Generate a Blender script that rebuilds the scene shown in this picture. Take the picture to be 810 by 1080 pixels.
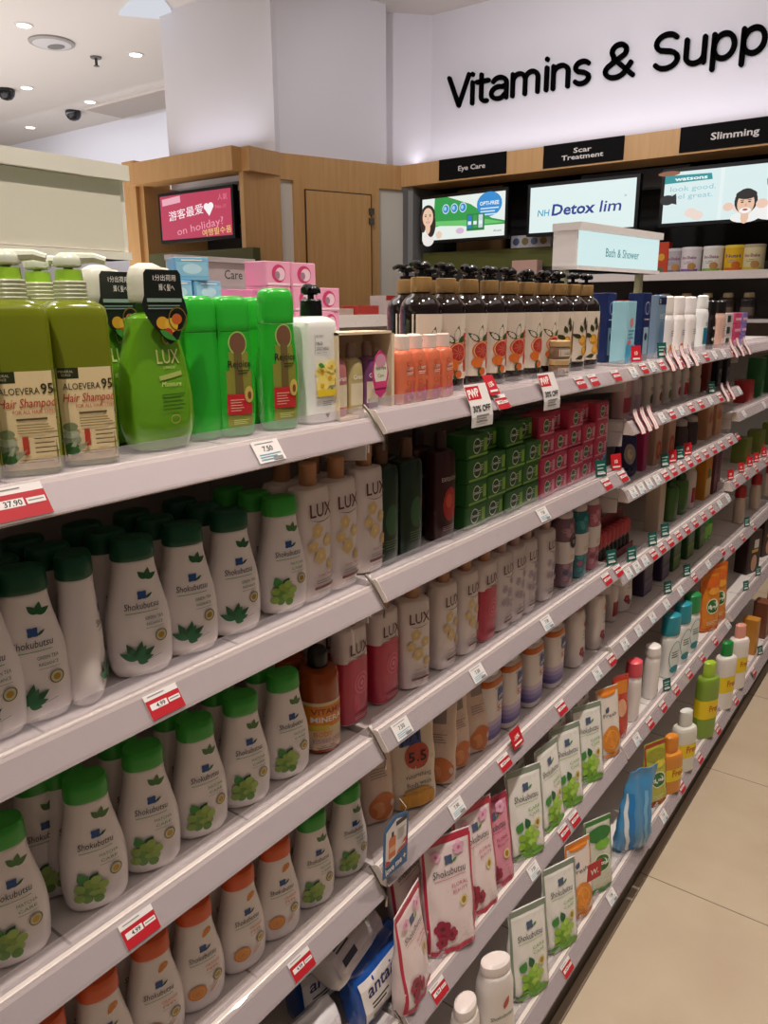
import bpy, bmesh, math, random
from mathutils import Vector, Matrix
random.seed(7)
for o in list(bpy.data.objects):
    bpy.data.objects.remove(o, do_unlink=True)
SC = bpy.context.scene
COL = SC.collection
R = math.radians

# ------------------------------------------------------------------ camera
CX, CZ, F = 0.623, 1.52, 822.0
yaw, pitch, roll = R(36.67), R(14.7), R(-0.28)
FWD = Vector((-math.sin(yaw)*math.cos(pitch), math.cos(yaw)*math.cos(pitch), -math.sin(pitch)))
r0 = Vector((math.cos(yaw), math.sin(yaw), 0)); u0 = r0.cross(FWD)
RIGHT = math.cos(roll)*r0 + math.sin(roll)*u0
UP = -math.sin(roll)*r0 + math.cos(roll)*u0
cam = bpy.data.cameras.new('camera'); camo = bpy.data.objects.new('camera', cam); COL.objects.link(camo)
camo.matrix_world = Matrix(((RIGHT.x, UP.x, -FWD.x, CX), (RIGHT.y, UP.y, -FWD.y, 0), (RIGHT.z, UP.z, -FWD.z, CZ), (0, 0, 0, 1)))
cam.sensor_fit = 'VERTICAL'; cam.sensor_height = 36; cam.lens = 36*F/1080; cam.clip_start = .02
SC.camera = camo

# ------------------------------------------------------------------ world, lights, exposure
w = bpy.data.worlds.new('world'); SC.world = w; w.use_nodes = True
w.node_tree.nodes['Background'].inputs[0].default_value = (1, .86, .83, 1)
w.node_tree.nodes['Background'].inputs[1].default_value = .068
SC.view_settings.view_transform = 'Standard'; SC.view_settings.look = 'None'
SC.view_settings.gamma = 1; SC.view_settings.use_curve_mapping = False
SC.view_settings.exposure = -0.04
CEIL = 3.65
def area(name, loc, sx, sy, power, col=(1, .93, .86), rot=(0, 0, 0), spread=180):
    l = bpy.data.lights.new(name, 'AREA'); l.shape = 'RECTANGLE'; l.size = sx; l.size_y = sy
    l.energy = power; l.color = col; l.spread = R(spread)
    o = bpy.data.objects.new(name, l); o.location = loc; o.rotation_euler = rot; COL.objects.link(o); return o
def spot(name, loc, power, col=(1, .9, .8), ang=75, blend=.6, rad=.05, aim=None):
    l = bpy.data.lights.new(name, 'SPOT'); l.energy = power; l.color = col; l.spot_size = R(ang); l.spot_blend = blend
    l.shadow_soft_size = rad
    o = bpy.data.objects.new(name, l); o.location = loc; COL.objects.link(o)
    if aim: o.rotation_euler = (Vector(aim)-Vector(loc)).to_track_quat('-Z', 'Y').to_euler()
    return o
# downlights over the aisle and the counter behind; added fill for the walls
for i, y in enumerate((-.55, .75, 2.05, 3.35)):
    spot('aisle_downlight', (.52, y, CEIL-.05), 135, aim=(.30, y+.05, 0), ang=88, rad=.035)
for i, (x, y) in enumerate(((-1.3, .3), (-1.3, 1.9), (-1.3, 3.5))):
    spot('rear_downlight', (x, y, CEIL-.05), 75, aim=(x+.25, y, 0), ang=95)
for i, (x, y) in enumerate(((-2.5, 3.3), (-1.5, 3.7), (-.5, 3.7))):
    spot('wall_fill_spot', (x, y, CEIL-.25), 40, aim=(x-.05, 5.5, 2.5), ang=115, blend=1, col=(.92, .93, 1))  # added frontal fill to brighten the white walls
# added ambient fill from overhead, out of frame above and behind
area('overhead_fill_light', (1.4, 1.2, CEIL-.03), 1.2, 4.0, 12, (1, .87, .82))
area('overhead_fill_light', (-2.6, .8, CEIL-.03), 2.0, 3.0, 40, (1, .95, .92))
# cove strips on the ledge behind the timber band
area('cove_strip', (-1.0, 5.43, 2.60), 4.2, .06, 6, (.88, .88, 1), rot=(R(180+14), 0, 0))
area('cove_strip', (-4.05, 4.12, 2.60), .9, .06, 2, (.88, .88, 1), rot=(R(180+14), 0, 0))
area('ceiling_fill_uplight', (-7.0, 2.6, 1.7), 5.0, 4.0, 125, (1, .97, .95), rot=(R(180), 0, 0))  # added unseen fill, thrown upward to lift the far ceiling
area('far_wall_light', (-7.0, 5.2, CEIL-.08), 4, .2, 18, (.9, .92, 1), rot=(R(25), 0, 0))

# ------------------------------------------------------------------ helpers
def lin(c):
    return c/12.92 if c <= .04045 else ((c+.055)/1.055)**2.4
def rgb(h):
    h = h.lstrip('#'); return tuple(lin(int(h[i:i+2], 16)/255) for i in (0, 2, 4))
MATS = {}
def M(h, rough=.42, metal=0, coat=0, emit=0, alpha=1, sss=0, spec=.5):
    k = (h, rough, metal, coat, emit, alpha, sss, spec)
    if k in MATS: return MATS[k]
    m = bpy.data.materials.new('mat_'+h.strip('#')); m.use_nodes = True; nt = m.node_tree; b = nt.nodes['Principled BSDF']
    c = rgb(h)
    b.inputs['Base Color'].default_value = (*c, 1); b.inputs['Roughness'].default_value = rough
    b.inputs['Metallic'].default_value = metal; b.inputs['Coat Weight'].default_value = coat
    b.inputs['Specular IOR Level'].default_value = spec
    if sss:
        b.inputs['Subsurface Weight'].default_value = sss; b.inputs['Subsurface Radius'].default_value = (.01, .01, .01)
    if emit:
        b.inputs['Emission Color'].default_value = (*c, 1); b.inputs['Emission Strength'].default_value = emit
        b.inputs['Base Color'].default_value = (.02, .02, .02, 1)
    if alpha < 1: b.inputs['Alpha'].default_value = alpha
    if not emit and alpha == 1:      # faint procedural mottling
        n = nt.nodes.new('ShaderNodeTexNoise'); n.inputs['Scale'].default_value = 60
        mr = nt.nodes.new('ShaderNodeMapRange'); mr.inputs[3].default_value = max(rough-.05, .03); mr.inputs[4].default_value = min(rough+.07, 1)
        tc = nt.nodes.new('ShaderNodeTexCoord'); nt.links.new(tc.outputs['Object'], n.inputs['Vector'])
        nt.links.new(n.outputs[0], mr.inputs[0]); nt.links.new(mr.outputs[0], b.inputs['Roughness'])
    MATS[k] = m; return m
def wood_mat():
    m = bpy.data.materials.new('mat_beech'); m.use_nodes = True; nt = m.node_tree; b = nt.nodes['Principled BSDF']
    tc = nt.nodes.new('ShaderNodeTexCoord'); mp = nt.nodes.new('ShaderNodeMapping'); mp.inputs['Scale'].default_value = (14, 14, .9)
    n = nt.nodes.new('ShaderNodeTexNoise'); n.inputs['Scale'].default_value = 3; n.inputs['Detail'].default_value = 6; n.inputs['Distortion'].default_value = .6
    cr = nt.nodes.new('ShaderNodeValToRGB'); cr.color_ramp.elements[0].position = .3; cr.color_ramp.elements[1].position = .75
    cr.color_ramp.elements[0].color = (*rgb('#c2935a'), 1); cr.color_ramp.elements[1].color = (*rgb('#cda06a'), 1)
    nt.links.new(tc.outputs['Object'], mp.inputs[0]); nt.links.new(mp.outputs[0], n.inputs['Vector'])
    nt.links.new(n.outputs[0], cr.inputs[0]); nt.links.new(cr.outputs[0], b.inputs['Base Color']); b.inputs['Roughness'].default_value = .45
    return m
WOOD = wood_mat()
def tile_mat():
    m = bpy.data.materials.new('mat_floor_tile'); m.use_nodes = True; nt = m.node_tree; b = nt.nodes['Principled BSDF']
    g = nt.nodes.new('ShaderNodeNewGeometry'); sp = nt.nodes.new('ShaderNodeSeparateXYZ'); nt.links.new(g.outputs['Position'], sp.inputs[0])
    def line(sock, off, period, width):
        a = nt.nodes.new('ShaderNodeMath'); a.operation = 'SUBTRACT'; a.inputs[1].default_value = off-period/2; nt.links.new(sock, a.inputs[0])
        f = nt.nodes.new('ShaderNodeMath'); f.operation = 'FLOORED_MODULO'; f.inputs[1].default_value = period; nt.links.new(a.outputs[0], f.inputs[0])
        s = nt.nodes.new('ShaderNodeMath'); s.operation = 'SUBTRACT'; s.inputs[1].default_value = period/2; nt.links.new(f.outputs[0], s.inputs[0])
        ab = nt.nodes.new('ShaderNodeMath'); ab.operation = 'ABSOLUTE'; nt.links.new(s.outputs[0], ab.inputs[0])
        lt = nt.nodes.new('ShaderNodeMath'); lt.operation = 'LESS_THAN'; lt.inputs[1].default_value = width; nt.links.new(ab.outputs[0], lt.inputs[0]); return lt
    l1 = line(sp.outputs['Y'], 1.896, .64, .0016); l2 = line(sp.outputs['X'], .113, .64, .0016)
    mx = nt.nodes.new('ShaderNodeMath'); mx.operation = 'MAXIMUM'; nt.links.new(l1.outputs[0], mx.inputs[0]); nt.links.new(l2.outputs[0], mx.inputs[1])
    n = nt.nodes.new('ShaderNodeTexNoise'); n.inputs['Scale'].default_value = 4.5; n.inputs['Detail'].default_value = 5; nt.links.new(g.outputs['Position'], n.inputs['Vector'])
    cr = nt.nodes.new('ShaderNodeValToRGB'); cr.color_ramp.elements[0].position = .3; cr.color_ramp.elements[1].position = .75
    cr.color_ramp.elements[0].color = (*rgb('#b9a58d'), 1); cr.color_ramp.elements[1].color = (*rgb('#c5b59d'), 1)
    nt.links.new(n.outputs[0], cr.inputs[0])
    mix = nt.nodes.new('ShaderNodeMix'); mix.data_type = 'RGBA'; nt.links.new(mx.outputs[0], mix.inputs[0]); nt.links.new(cr.outputs[0], mix.inputs[6])
    mix.inputs[7].default_value = (*rgb('#6b5c4c'), 1); nt.links.new(mix.outputs[2], b.inputs['Base Color']); b.inputs['Roughness'].default_value = .5
    return m
def clear_mat():
    m = bpy.data.materials.new('mat_clear_plastic'); m.use_nodes = True; nt = m.node_tree
    for n in list(nt.nodes):
        if n.type != 'OUTPUT_MATERIAL': nt.nodes.remove(n)
    out = nt.nodes['Material Output']; t = nt.nodes.new('ShaderNodeBsdfTransparent'); t.inputs[0].default_value = (.93, .91, .93, 1)
    g = nt.nodes.new('ShaderNodeBsdfGlossy'); g.inputs['Roughness'].default_value = .12
    d = nt.nodes.new('ShaderNodeBsdfDiffuse'); d.inputs[0].default_value = (.75, .7, .74, 1)
    a = nt.nodes.new('ShaderNodeMixShader'); a.inputs[0].default_value = .5; nt.links.new(g.outputs[0], a.inputs[1]); nt.links.new(d.outputs[0], a.inputs[2])
    x = nt.nodes.new('ShaderNodeMixShader'); x.inputs[0].default_value = .28; nt.links.new(t.outputs[0], x.inputs[1]); nt.links.new(a.outputs[0], x.inputs[2])
    nt.links.new(x.outputs[0], out.inputs[0]); return m
CLEAR = clear_mat()

TXT = {}
def text2d(s, bold=0, shear=0):
    k = (s, bold, shear)
    if k in TXT: return TXT[k]
    cu = bpy.data.curves.new('t', 'FONT'); cu.body = s; cu.size = 1; cu.resolution_u = 2; cu.fill_mode = 'FRONT'; cu.offset = bold; cu.shear = shear
    ob = bpy.data.objects.new('t', cu); COL.objects.link(ob)
    dg = bpy.context.evaluated_depsgraph_get(); me = bpy.data.meshes.new_from_object(ob.evaluated_get(dg))
    vs = [(v.co.x, v.co.y) for v in me.vertices]; fs = [tuple(p.vertices) for p in me.polygons]
    out = []
    for f in fs:
        ar = sum(vs[f[i]][0]*vs[f[(i+1) % len(f)]][1]-vs[f[(i+1) % len(f)]][0]*vs[f[i]][1] for i in range(len(f)))
        out.append(f if ar > 0 else f[::-1])
    bpy.data.objects.remove(ob, do_unlink=True); bpy.data.curves.remove(cu); bpy.data.meshes.remove(me)
    if vs:
        x0 = min(v[0] for v in vs); x1 = max(v[0] for v in vs)
    else: x0 = x1 = 0
    vs = [(v[0]-x0, v[1]) for v in vs]
    TXT[k] = (vs, out, x1-x0); return TXT[k]

def resample(sec, k=4):
    """Catmull-Rom through the sections (z, hw, hd, e)."""
    S = [tuple(s)+(2.0,)*(4-len(s)) for s in sec]; out = []
    for i in range(len(S)-1):
        p0 = S[max(i-1, 0)]; p1 = S[i]; p2 = S[i+1]; p3 = S[min(i+2, len(S)-1)]
        n = k if p2[0]-p1[0] > .006 else 1
        for j in range(n):
            t = j/n; q = []
            for c in range(4):
                a = .5*((2*p1[c])+(-p0[c]+p2[c])*t+(2*p0[c]-5*p1[c]+4*p2[c]-p3[c])*t*t+(-p0[c]+3*p1[c]-3*p2[c]+p3[c])*t**3)
                lo, hi = min(p1[c], p2[c]), max(p1[c], p2[c]); sl = (hi-lo)*.15
                q.append(min(max(a, lo-sl), hi+sl) if c else p1[0]+(p2[0]-p1[0])*t)
            out.append(tuple(q))
    out.append(S[-1]); return out

class MB:
    def __init__(s): s.v = []; s.f = []; s.mi = []; s.mats = []; s.k = 0; s.sf = lambda y, z: 0.0; s.fr = None
    def mid(s, m):
        if m not in s.mats: s.mats.append(m)
        return s.mats.index(m)
    def add(s, vs, fs, m):
        b = len(s.v); i = s.mid(m); s.v += [tuple(v) for v in vs]
        for f in fs: s.f.append(tuple(a+b for a in f)); s.mi.append(i)
    def loft(s, sec, m, c=(0, 0), n=24, smooth=True, setsurf=True, cap=True, tilt=None):
        S = resample(sec) if smooth else [tuple(q)+(2.0,)*(4-len(q)) for q in sec]
        vs = []; fs = []
        for (z, hw, hd, e) in S:
            for i in range(n):
                t = 2*math.pi*(i+.5)/n; a, b = math.cos(t), math.sin(t)
                y = hw*math.copysign(abs(a)**(2/e), a); x = hd*math.copysign(abs(b)**(2/e), b)
                vs.append((x+c[0], y+c[1], z))
        for j in range(len(S)-1):
            for i in range(n):
                a = j*n+i; b2 = j*n+(i+1) % n
                fs.append((b2, a, a+n, b2+n))
        if cap:
            fs.append(tuple(range(n))); L = (len(S)-1)*n; fs.append(tuple(L+i for i in range(n))[::-1])
        if tilt: vs = [tilt(v) for v in vs]
        s.add(vs, fs, m)
        if setsurf:
            s.S = S
            def sf(y, z):
                z = min(max(z, S[0][0]), S[-1][0])
                for a, b in zip(S, S[1:]):
                    if a[0] <= z <= b[0]:
                        t = (z-a[0])/max(b[0]-a[0], 1e-9); hw, hd, e = (a[q]+(b[q]-a[q])*t for q in (1, 2, 3)); break
                yy = min(abs(y-c[1])/max(hw, 1e-6), .985)
                return c[0]+hd*(1-yy**e)**(1/e)
            s.sf = sf
        return s
    def box(s, a, b, m):
        (x0, y0, z0), (x1, y1, z1) = a, b
        s.add([(x0, y0, z0), (x1, y0, z0), (x1, y1, z0), (x0, y1, z0), (x0, y0, z1), (x1, y0, z1), (x1, y1, z1), (x0, y1, z1)],
              [(0, 3, 2, 1), (4, 5, 6, 7), (0, 1, 5, 4), (1, 2, 6, 5), (2, 3, 7, 6), (3, 0, 4, 7)], m); return s
    def prism(s, poly, y0, y1, m):
        """x,z outline swept along y"""
        n = len(poly); s.add([(p[0], y0, p[1]) for p in poly]+[(p[0], y1, p[1]) for p in poly],
              [tuple(range(n)), tuple(range(2*n-1, n-1, -1))]+[((i+1) % n, i, i+n, (i+1) % n+n) for i in range(n)], m); return s
    def tube(s, pts, r, m, n=8):
        P = [Vector(p) for p in pts]; vs = []; fs = []
        for i, p in enumerate(P):
            d = (P[min(i+1, len(P)-1)]-P[max(i-1, 0)]).normalized(); q = d.orthogonal().normalized() if abs(d.z) > .95 else d.cross(Vector((0, 0, 1))).normalized()
            q2 = d.cross(q); rr = r[i] if isinstance(r, (list, tuple)) else r
            for k in range(n):
                t = 2*math.pi*k/n; vs.append(p+q*math.cos(t)*rr+q2*math.sin(t)*rr)
        for i in range(len(P)-1):
            for k in range(n):
                a = i*n+k; b = i*n+(k+1) % n; fs.append((a, b, b+n, a+n))
        fs.append(tuple(range(n))[::-1]); fs.append(tuple((len(P)-1)*n+k for k in range(n)))
        s.add(vs, fs, m); return s
    def wrap(s, v0, v1, m, k=1.008, n=28):
        S = s.S; vs = []; fs = []; q = 6
        for j in range(q+1):
            z = v0+(v1-v0)*j/q
            for a, b in zip(S, S[1:]):
                if a[0] <= z <= b[0] or b is S[-1]:
                    t = min(max((z-a[0])/max(b[0]-a[0], 1e-9), 0), 1); hw, hd, e = (a[c]+(b[c]-a[c])*t for c in (1, 2, 3)); break
            for i in range(n):
                t = 2*math.pi*(i+.5)/n; ca, sa = math.cos(t), math.sin(t)
                vs.append((hd*k*math.copysign(abs(sa)**(2/e), sa), hw*k*math.copysign(abs(ca)**(2/e), ca), z))
        for j in range(q):
            for i in range(n): a = j*n+i; b = j*n+(i+1) % n; fs.append((b, a, a+n, b+n))
        s.add(vs, fs, m); s.k += 3; return s
    # ---- flat artwork laid onto the front (+X) surface
    def _lay(s, pts, fs, m, rot=0, about=(0, 0), lift=None):
        s.k += 1; o = .00025+.00009*s.k if lift is None else lift
        if rot:
            c, d = math.cos(R(rot)), math.sin(R(rot)); pts = [(about[0]+(u-about[0])*c-(v-about[1])*d, about[1]+(u-about[0])*d+(v-about[1])*c) for u, v in pts]
        s.add([(s.sf(u, v)+o, u, v) for u, v in pts], fs, m)
    def rect(s, u0, v0, u1, v1, m, nu=6, nv=3, rot=0):
        pts = [(u0+(u1-u0)*i/nu, v0+(v1-v0)*j/nv) for j in range(nv+1) for i in range(nu+1)]
        fs = [(j*(nu+1)+i, j*(nu+1)+i+1, (j+1)*(nu+1)+i+1, (j+1)*(nu+1)+i) for j in range(nv) for i in range(nu)]
        s._lay(pts, fs, m, rot, ((u0+u1)/2, (v0+v1)/2)); return s
    def ell(s, u, v, a, b, m, n=18, rings=2, rot=0):
        pts = [(u, v)]; fs = []
        for q in range(1, rings+1):
            for i in range(n): t = 2*math.pi*i/n; pts.append((u+a*q/rings*math.cos(t), v+b*q/rings*math.sin(t)))
        for i in range(n):
            fs.append((0, 1+i, 1+(i+1) % n))
            for q in range(rings-1): x = 1+q*n+i; y = 1+q*n+(i+1) % n; fs.append((x, x+n, y+n, y))
        s._lay(pts, fs, m, rot, (u, v)); return s
    def ring(s, u, v, a, b, w, m, n=20):
        pts = []; fs = []
        for i in range(n):
            t = 2*math.pi*i/n; pts += [(u+a*math.cos(t), v+b*math.sin(t)), (u+(a-w)*math.cos(t), v+(b-w)*math.sin(t))]
        for i in range(n): j = (i+1) % n; fs.append((2*i, 2*j, 2*j+1, 2*i+1))
        s._lay(pts, fs, m); return s
    def poly(s, pts, m):
        ar = sum(pts[i][0]*pts[(i+1) % len(pts)][1]-pts[(i+1) % len(pts)][0]*pts[i][1] for i in range(len(pts)))
        s._lay(pts if ar > 0 else pts[::-1], [tuple(range(len(pts)))], m); return s
    def leaf(s, u, v, L, W, ang, m, n=6):
        top = [(L*i/n, W*math.sin(math.pi*(i/n)**.8)*.5) for i in range(n+1)]; c, d = math.cos(R(ang)), math.sin(R(ang))
        pts = []; fs = []
        for x, y in top:
            for yy in (-y, y): pts.append((u+x*c-yy*d, v+x*d+yy*c))
        for i in range(n): fs.append((2*i, 2*i+2, 2*i+3, 2*i+1))
        s._lay(pts, fs, m); return s
    def text(s, t, u, v, size, m, al='c', bold=0.0, shear=0, width=None, rot=0, sx=1):
        vs, fs, w = text2d(t, bold, shear)
        if width: sx = width/(w*size) if w else 1
        off = {'c': -w*size*sx/2, 'l': 0, 'r': -w*size*sx}[al]
        s._lay([(u+off+x*size*sx, v+y*size) for x, y in vs], fs, m, rot, (u, v)); return s
    def lines(s, u0, u1, v, h, gap, n, m, jit=.3):
        for i in range(n):
            s.rect(u0, v-i*gap-h, u0+(u1-u0)*(1-jit*((i*37 % 10)/10)), v-i*gap, m, 3, 1)
        return s
    def mesh(s, name, flat=False, ang=38):
        me = bpy.data.meshes.new(name); me.from_pydata(s.v, [], s.f)
        for m in s.mats: me.materials.append(m)
        me.polygons.foreach_set('material_index', s.mi)
        if not flat:
            me.polygons.foreach_set('use_smooth', [True]*len(s.f)); me.update()
            me.set_sharp_from_angle(angle=R(ang))
        me.update(); return me

def link(name, me, parent=None, **props):
    o = bpy.data.objects.new(name, me); COL.objects.link(o)
    if parent is not None: o.parent = parent
    for k, v in props.items(): o[k] = v
    return o
LABELS = set()
def tag(o, label, cat, group=None, shared=False):
    if label in LABELS and not shared: print('DUPLABEL', label)
    n = len(label.split())
    if n < 4 or n > 16: print('LABELLEN', n, label)
    LABELS.add(label); o['label'] = label; o['category'] = cat
    if group: o['group'] = group
    return o
class Kind:
    """one product: parts sharing mesh data between all its copies"""
    def __init__(s, name, cat, desc, group=None): s.name = name; s.cat = cat; s.desc = desc; s.group = group; s.parts = []; s.hw = .03; s.hd = .03; s.h = .1
    def part(s, name, mb, parent=None, label=None, flat=False): s.parts.append((name, mb.mesh(name, flat), parent, label)); return len(s.parts)-1
    def place(s, loc, label, rz=0, lean=0, roll=0, group=None, sc=None, shared=False):
        if len(s.parts) == 1:
            root = link(s.name, s.parts[0][1]); obs = [root]
        else:
            root = link(s.name, None); root.empty_display_size = .02; obs = []
            for (n, me, pa, lb) in s.parts:
                o = link(n, me, root if pa is None else obs[pa]); obs.append(o)
                if lb: o['label'] = lb
        root.location = loc; root.rotation_euler = (R(roll), R(-lean), R(rz))
        if sc: root.scale = sc
        return tag(root, label, s.cat, group or s.group, shared)
def struct(name, mb, m=None, flat=True):
    o = link(name, mb.mesh(name, flat)); o['kind'] = 'structure'; return o

# pixel column on the plane x = const at height z  ->  y along the shelf run
def YX(px, x, z):
    n = F*RIGHT-(px-405)*FWD; return -((x-CX)*n.x+(z-CZ)*n.z)/n.y
def XY(px, y, z):
    n = F*RIGHT-(px-405)*FWD; return CX-(y*n.y+(z-CZ)*n.z)/n.x
def ray(px, py): return (px-405)/F*RIGHT-(py-540)/F*UP+FWD
def PZ(px, py, z):
    q = ray(px, py); t = (z-CZ)/q.z; return Vector((CX+q.x*t, q.y*t, z))
def PY(px, py, y):
    q = ray(px, py); t = y/q.y; return Vector((CX+q.x*t, y, CZ+q.z*t))
def PX(px, py, x):
    q = ray(px, py); t = (x-CX)/q.x; return Vector((x, q.y*t, CZ+q.z*t))

# ------------------------------------------------------------------ room shell
WHITE = M('#e4e0e4', .7); CEILM = M('#d6cfc9', .8)
mb = MB(); mb.box((-12, -5, -.1), (7, 8, 0), tile_mat()); struct('floor', mb)
mb = MB(); mb.box((-12, -3, CEIL), (4, 8, CEIL+.1), CEILM); struct('ceiling', mb)
mb = MB(); mb.box((-11, 6.15, 0), (-4.0, 6.25, CEIL), M('#e2e2ea', .8)); struct('wall_far', mb)
mb = MB(); mb.box((-11.1, -3, 0), (-11, 6.25, CEIL), WHITE); struct('wall_left', mb)
BT, BB = 2.57, 2.418
A = Vector((-3.486, 4.279, 0)); B = Vector((-3.113, 5.267, 0)); dv = (B-A).normalized(); nv = Vector((dv.y, -dv.x, 0))
def quadwall(mb, p, q, z0, z1, th, m, nrm):
    """upright slab from p to q (plan), thickness th behind the face; nrm = face normal"""
    a, b = Vector(p), Vector(q); t = -Vector(nrm).normalized()*th
    c = [(a.x, a.y, z0), (b.x, b.y, z0), (b.x+t.x, b.y+t.y, z0), (a.x+t.x, a.y+t.y, z0)]; vs = c+[(x, y, z1) for x, y, _ in c]
    mb.add(vs, [(0, 3, 2, 1), (4, 5, 6, 7), (0, 1, 5, 4), (1, 2, 6, 5), (2, 3, 7, 6), (3, 0, 4, 7)], m)
def onl(s, d=0): return A+(B-A)*s+nv*d
# upper white walls
mb = MB(); mb.box((-3.1, 5.55, BB), (3.0, 5.7, CEIL), WHITE); struct('wall_back', mb)
mb = MB(); quadwall(mb, onl(0, -.02), onl(.88, -.02), BT-.02, CEIL, .12, WHITE, nv); struct('wall_angled_upper', mb)
e = onl(.88, -.22); c2 = Vector((-3.023, 5.56, 0))
mb = MB(); quadwall(mb, onl(.86, -.2), (c2.x, c2.y, 0), BT-.02, CEIL, .1, WHITE, nv); struct('wall_angled_recess', mb)
mb = MB(); mb.box((-4.63, 4.279, BB), (-3.49, 4.9, CEIL), WHITE); struct('wall_pillar', mb)
# timber clad angled wall with its flush door and the pale reveal strips
mb = MB(); quadwall(mb, onl(-.02), onl(1.0), BB-.02, BT, .1, WOOD, nv); struct('trim_1', mb)
mb = MB(); quadwall(mb, onl(.123), onl(.805), 0, BB-.02, .06, WOOD, nv); struct('wall_angled', mb)
mb = MB(); quadwall(mb, onl(-.02, -.03), onl(.16, -.03), 0, BB-.02, .05, M('#d9d2c6', .7), nv)
quadwall(mb, onl(.79, -.03), onl(1.03, -.03), 0, BB-.02, .05, M('#d9d2c6', .7), nv); struct('wall_angled_reveal', mb)
dk = M('#4a3018', .6)
mb = MB()
quadwall(mb, onl(.205, .014), onl(.725, .014), .02, 2.338, .012, WOOD, nv)
d = struct('door_1', mb)
mb = MB()
for s0, s1, z0, z1 in ((.2, .206, .02, 2.344), (.724, .73, .02, 2.344), (.2, .73, 2.338, 2.345)):
    quadwall(mb, onl(s0, .0155), onl(s1, .0155), z0, z1, .016, dk, nv)
link('shadow_gap', mb.mesh('shadow_gap', True), d)
mb = MB()
for z in (2.13, 2.20): mb.box((-.012, -.02, z), (.012, .02, z+.045), M('#6d6256', .3, .8))
h = link('door_handle', mb.mesh('door_handle', True), d); q = onl(.725, .02); h.location = (q.x, q.y, 0); h.rotation_euler = (0, 0, math.atan2(nv.y, nv.x))
# timber band above the back counter
mb = MB(); mb.box((-3.113, 5.255, BB), (3.0, 5.43, BT), WOOD); mb.box((-3.113, 5.43, BB), (3.0, 5.56, BB+.05), WOOD)
struct('trim_2', mb)
# booth with the pink screen
mb = MB(); mb.box((-4.70, 3.92, BB), (-3.549, 4.10, BT), WOOD); mb.box((-3.60, 4.0, BB), (-3.47, 4.30, BT), WOOD); struct('trim_3', mb)
mb = MB(); mb.box((-4.815, 3.97, 0), (-4.667, 4.3, 2.60), WOOD); mb.box((-4.667, 4.0, 0), (-4.61, 4.6, BB), WOOD); struct('trim_4', mb)
mb = MB(); quadwall(mb, (-3.535, 4.0, 0), (-3.475, 4.3, 0), 0, BB, .05, WOOD, (1, -.2, 0)); struct('trim_5', mb)
mb = MB(); mb.box((-4.62, 4.6, 0), (-3.5, 4.65, BB), M('#141210', .6)); mb.box((-3.62, 4.05, 0), (-3.53, 4.6, BB), M('#141210', .6)); struct('wall_booth', mb)
mb = MB(); mb.box((-4.6, 3.99, 1.80), (-3.46, 4.06, 1.925), M('#4d4d22', .6)); struct('trim_6', mb)

# ------------------------------------------------------------------ gondola shelving
BAYY = {'A': (-.16, .838), 'B': (.841, 1.838), 'C': (1.841, 2.93), 'D': (2.933, 3.93)}
SH = {}
def shelfset(b, zs, lo): 
    for i, z in enumerate(zs): SH[b+str(i+1)] = (z, 0.0)
    n = len(zs); SH[b+str(n+1)] = (lo[0], .05); SH[b+str(n+2)] = (lo[1], .125)
shelfset('A', (1.346, 1.104, .860, .614), (.360, .135))
shelfset('B', (1.355, 1.111, .868, .627), (.362, .135))
shelfset('C', (1.360, 1.222, 1.055, .839, .637), (.365, .125))
shelfset('D', (1.360, 1.128, .875, .611), (.385, .11))
RAIL = M('#e6dbd4', .28, coat=.3); DECK = M('#d9d2cf', .4); PANEL = M('#b9b1ab', .6); KICK = M('#33291f', .5); STEEL = M('#b9b2a6', .22, 1)
BACKX = -.36
names = {'A': 'nearest', 'B': 'second', 'C': 'third', 'D': 'farthest'}
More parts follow.
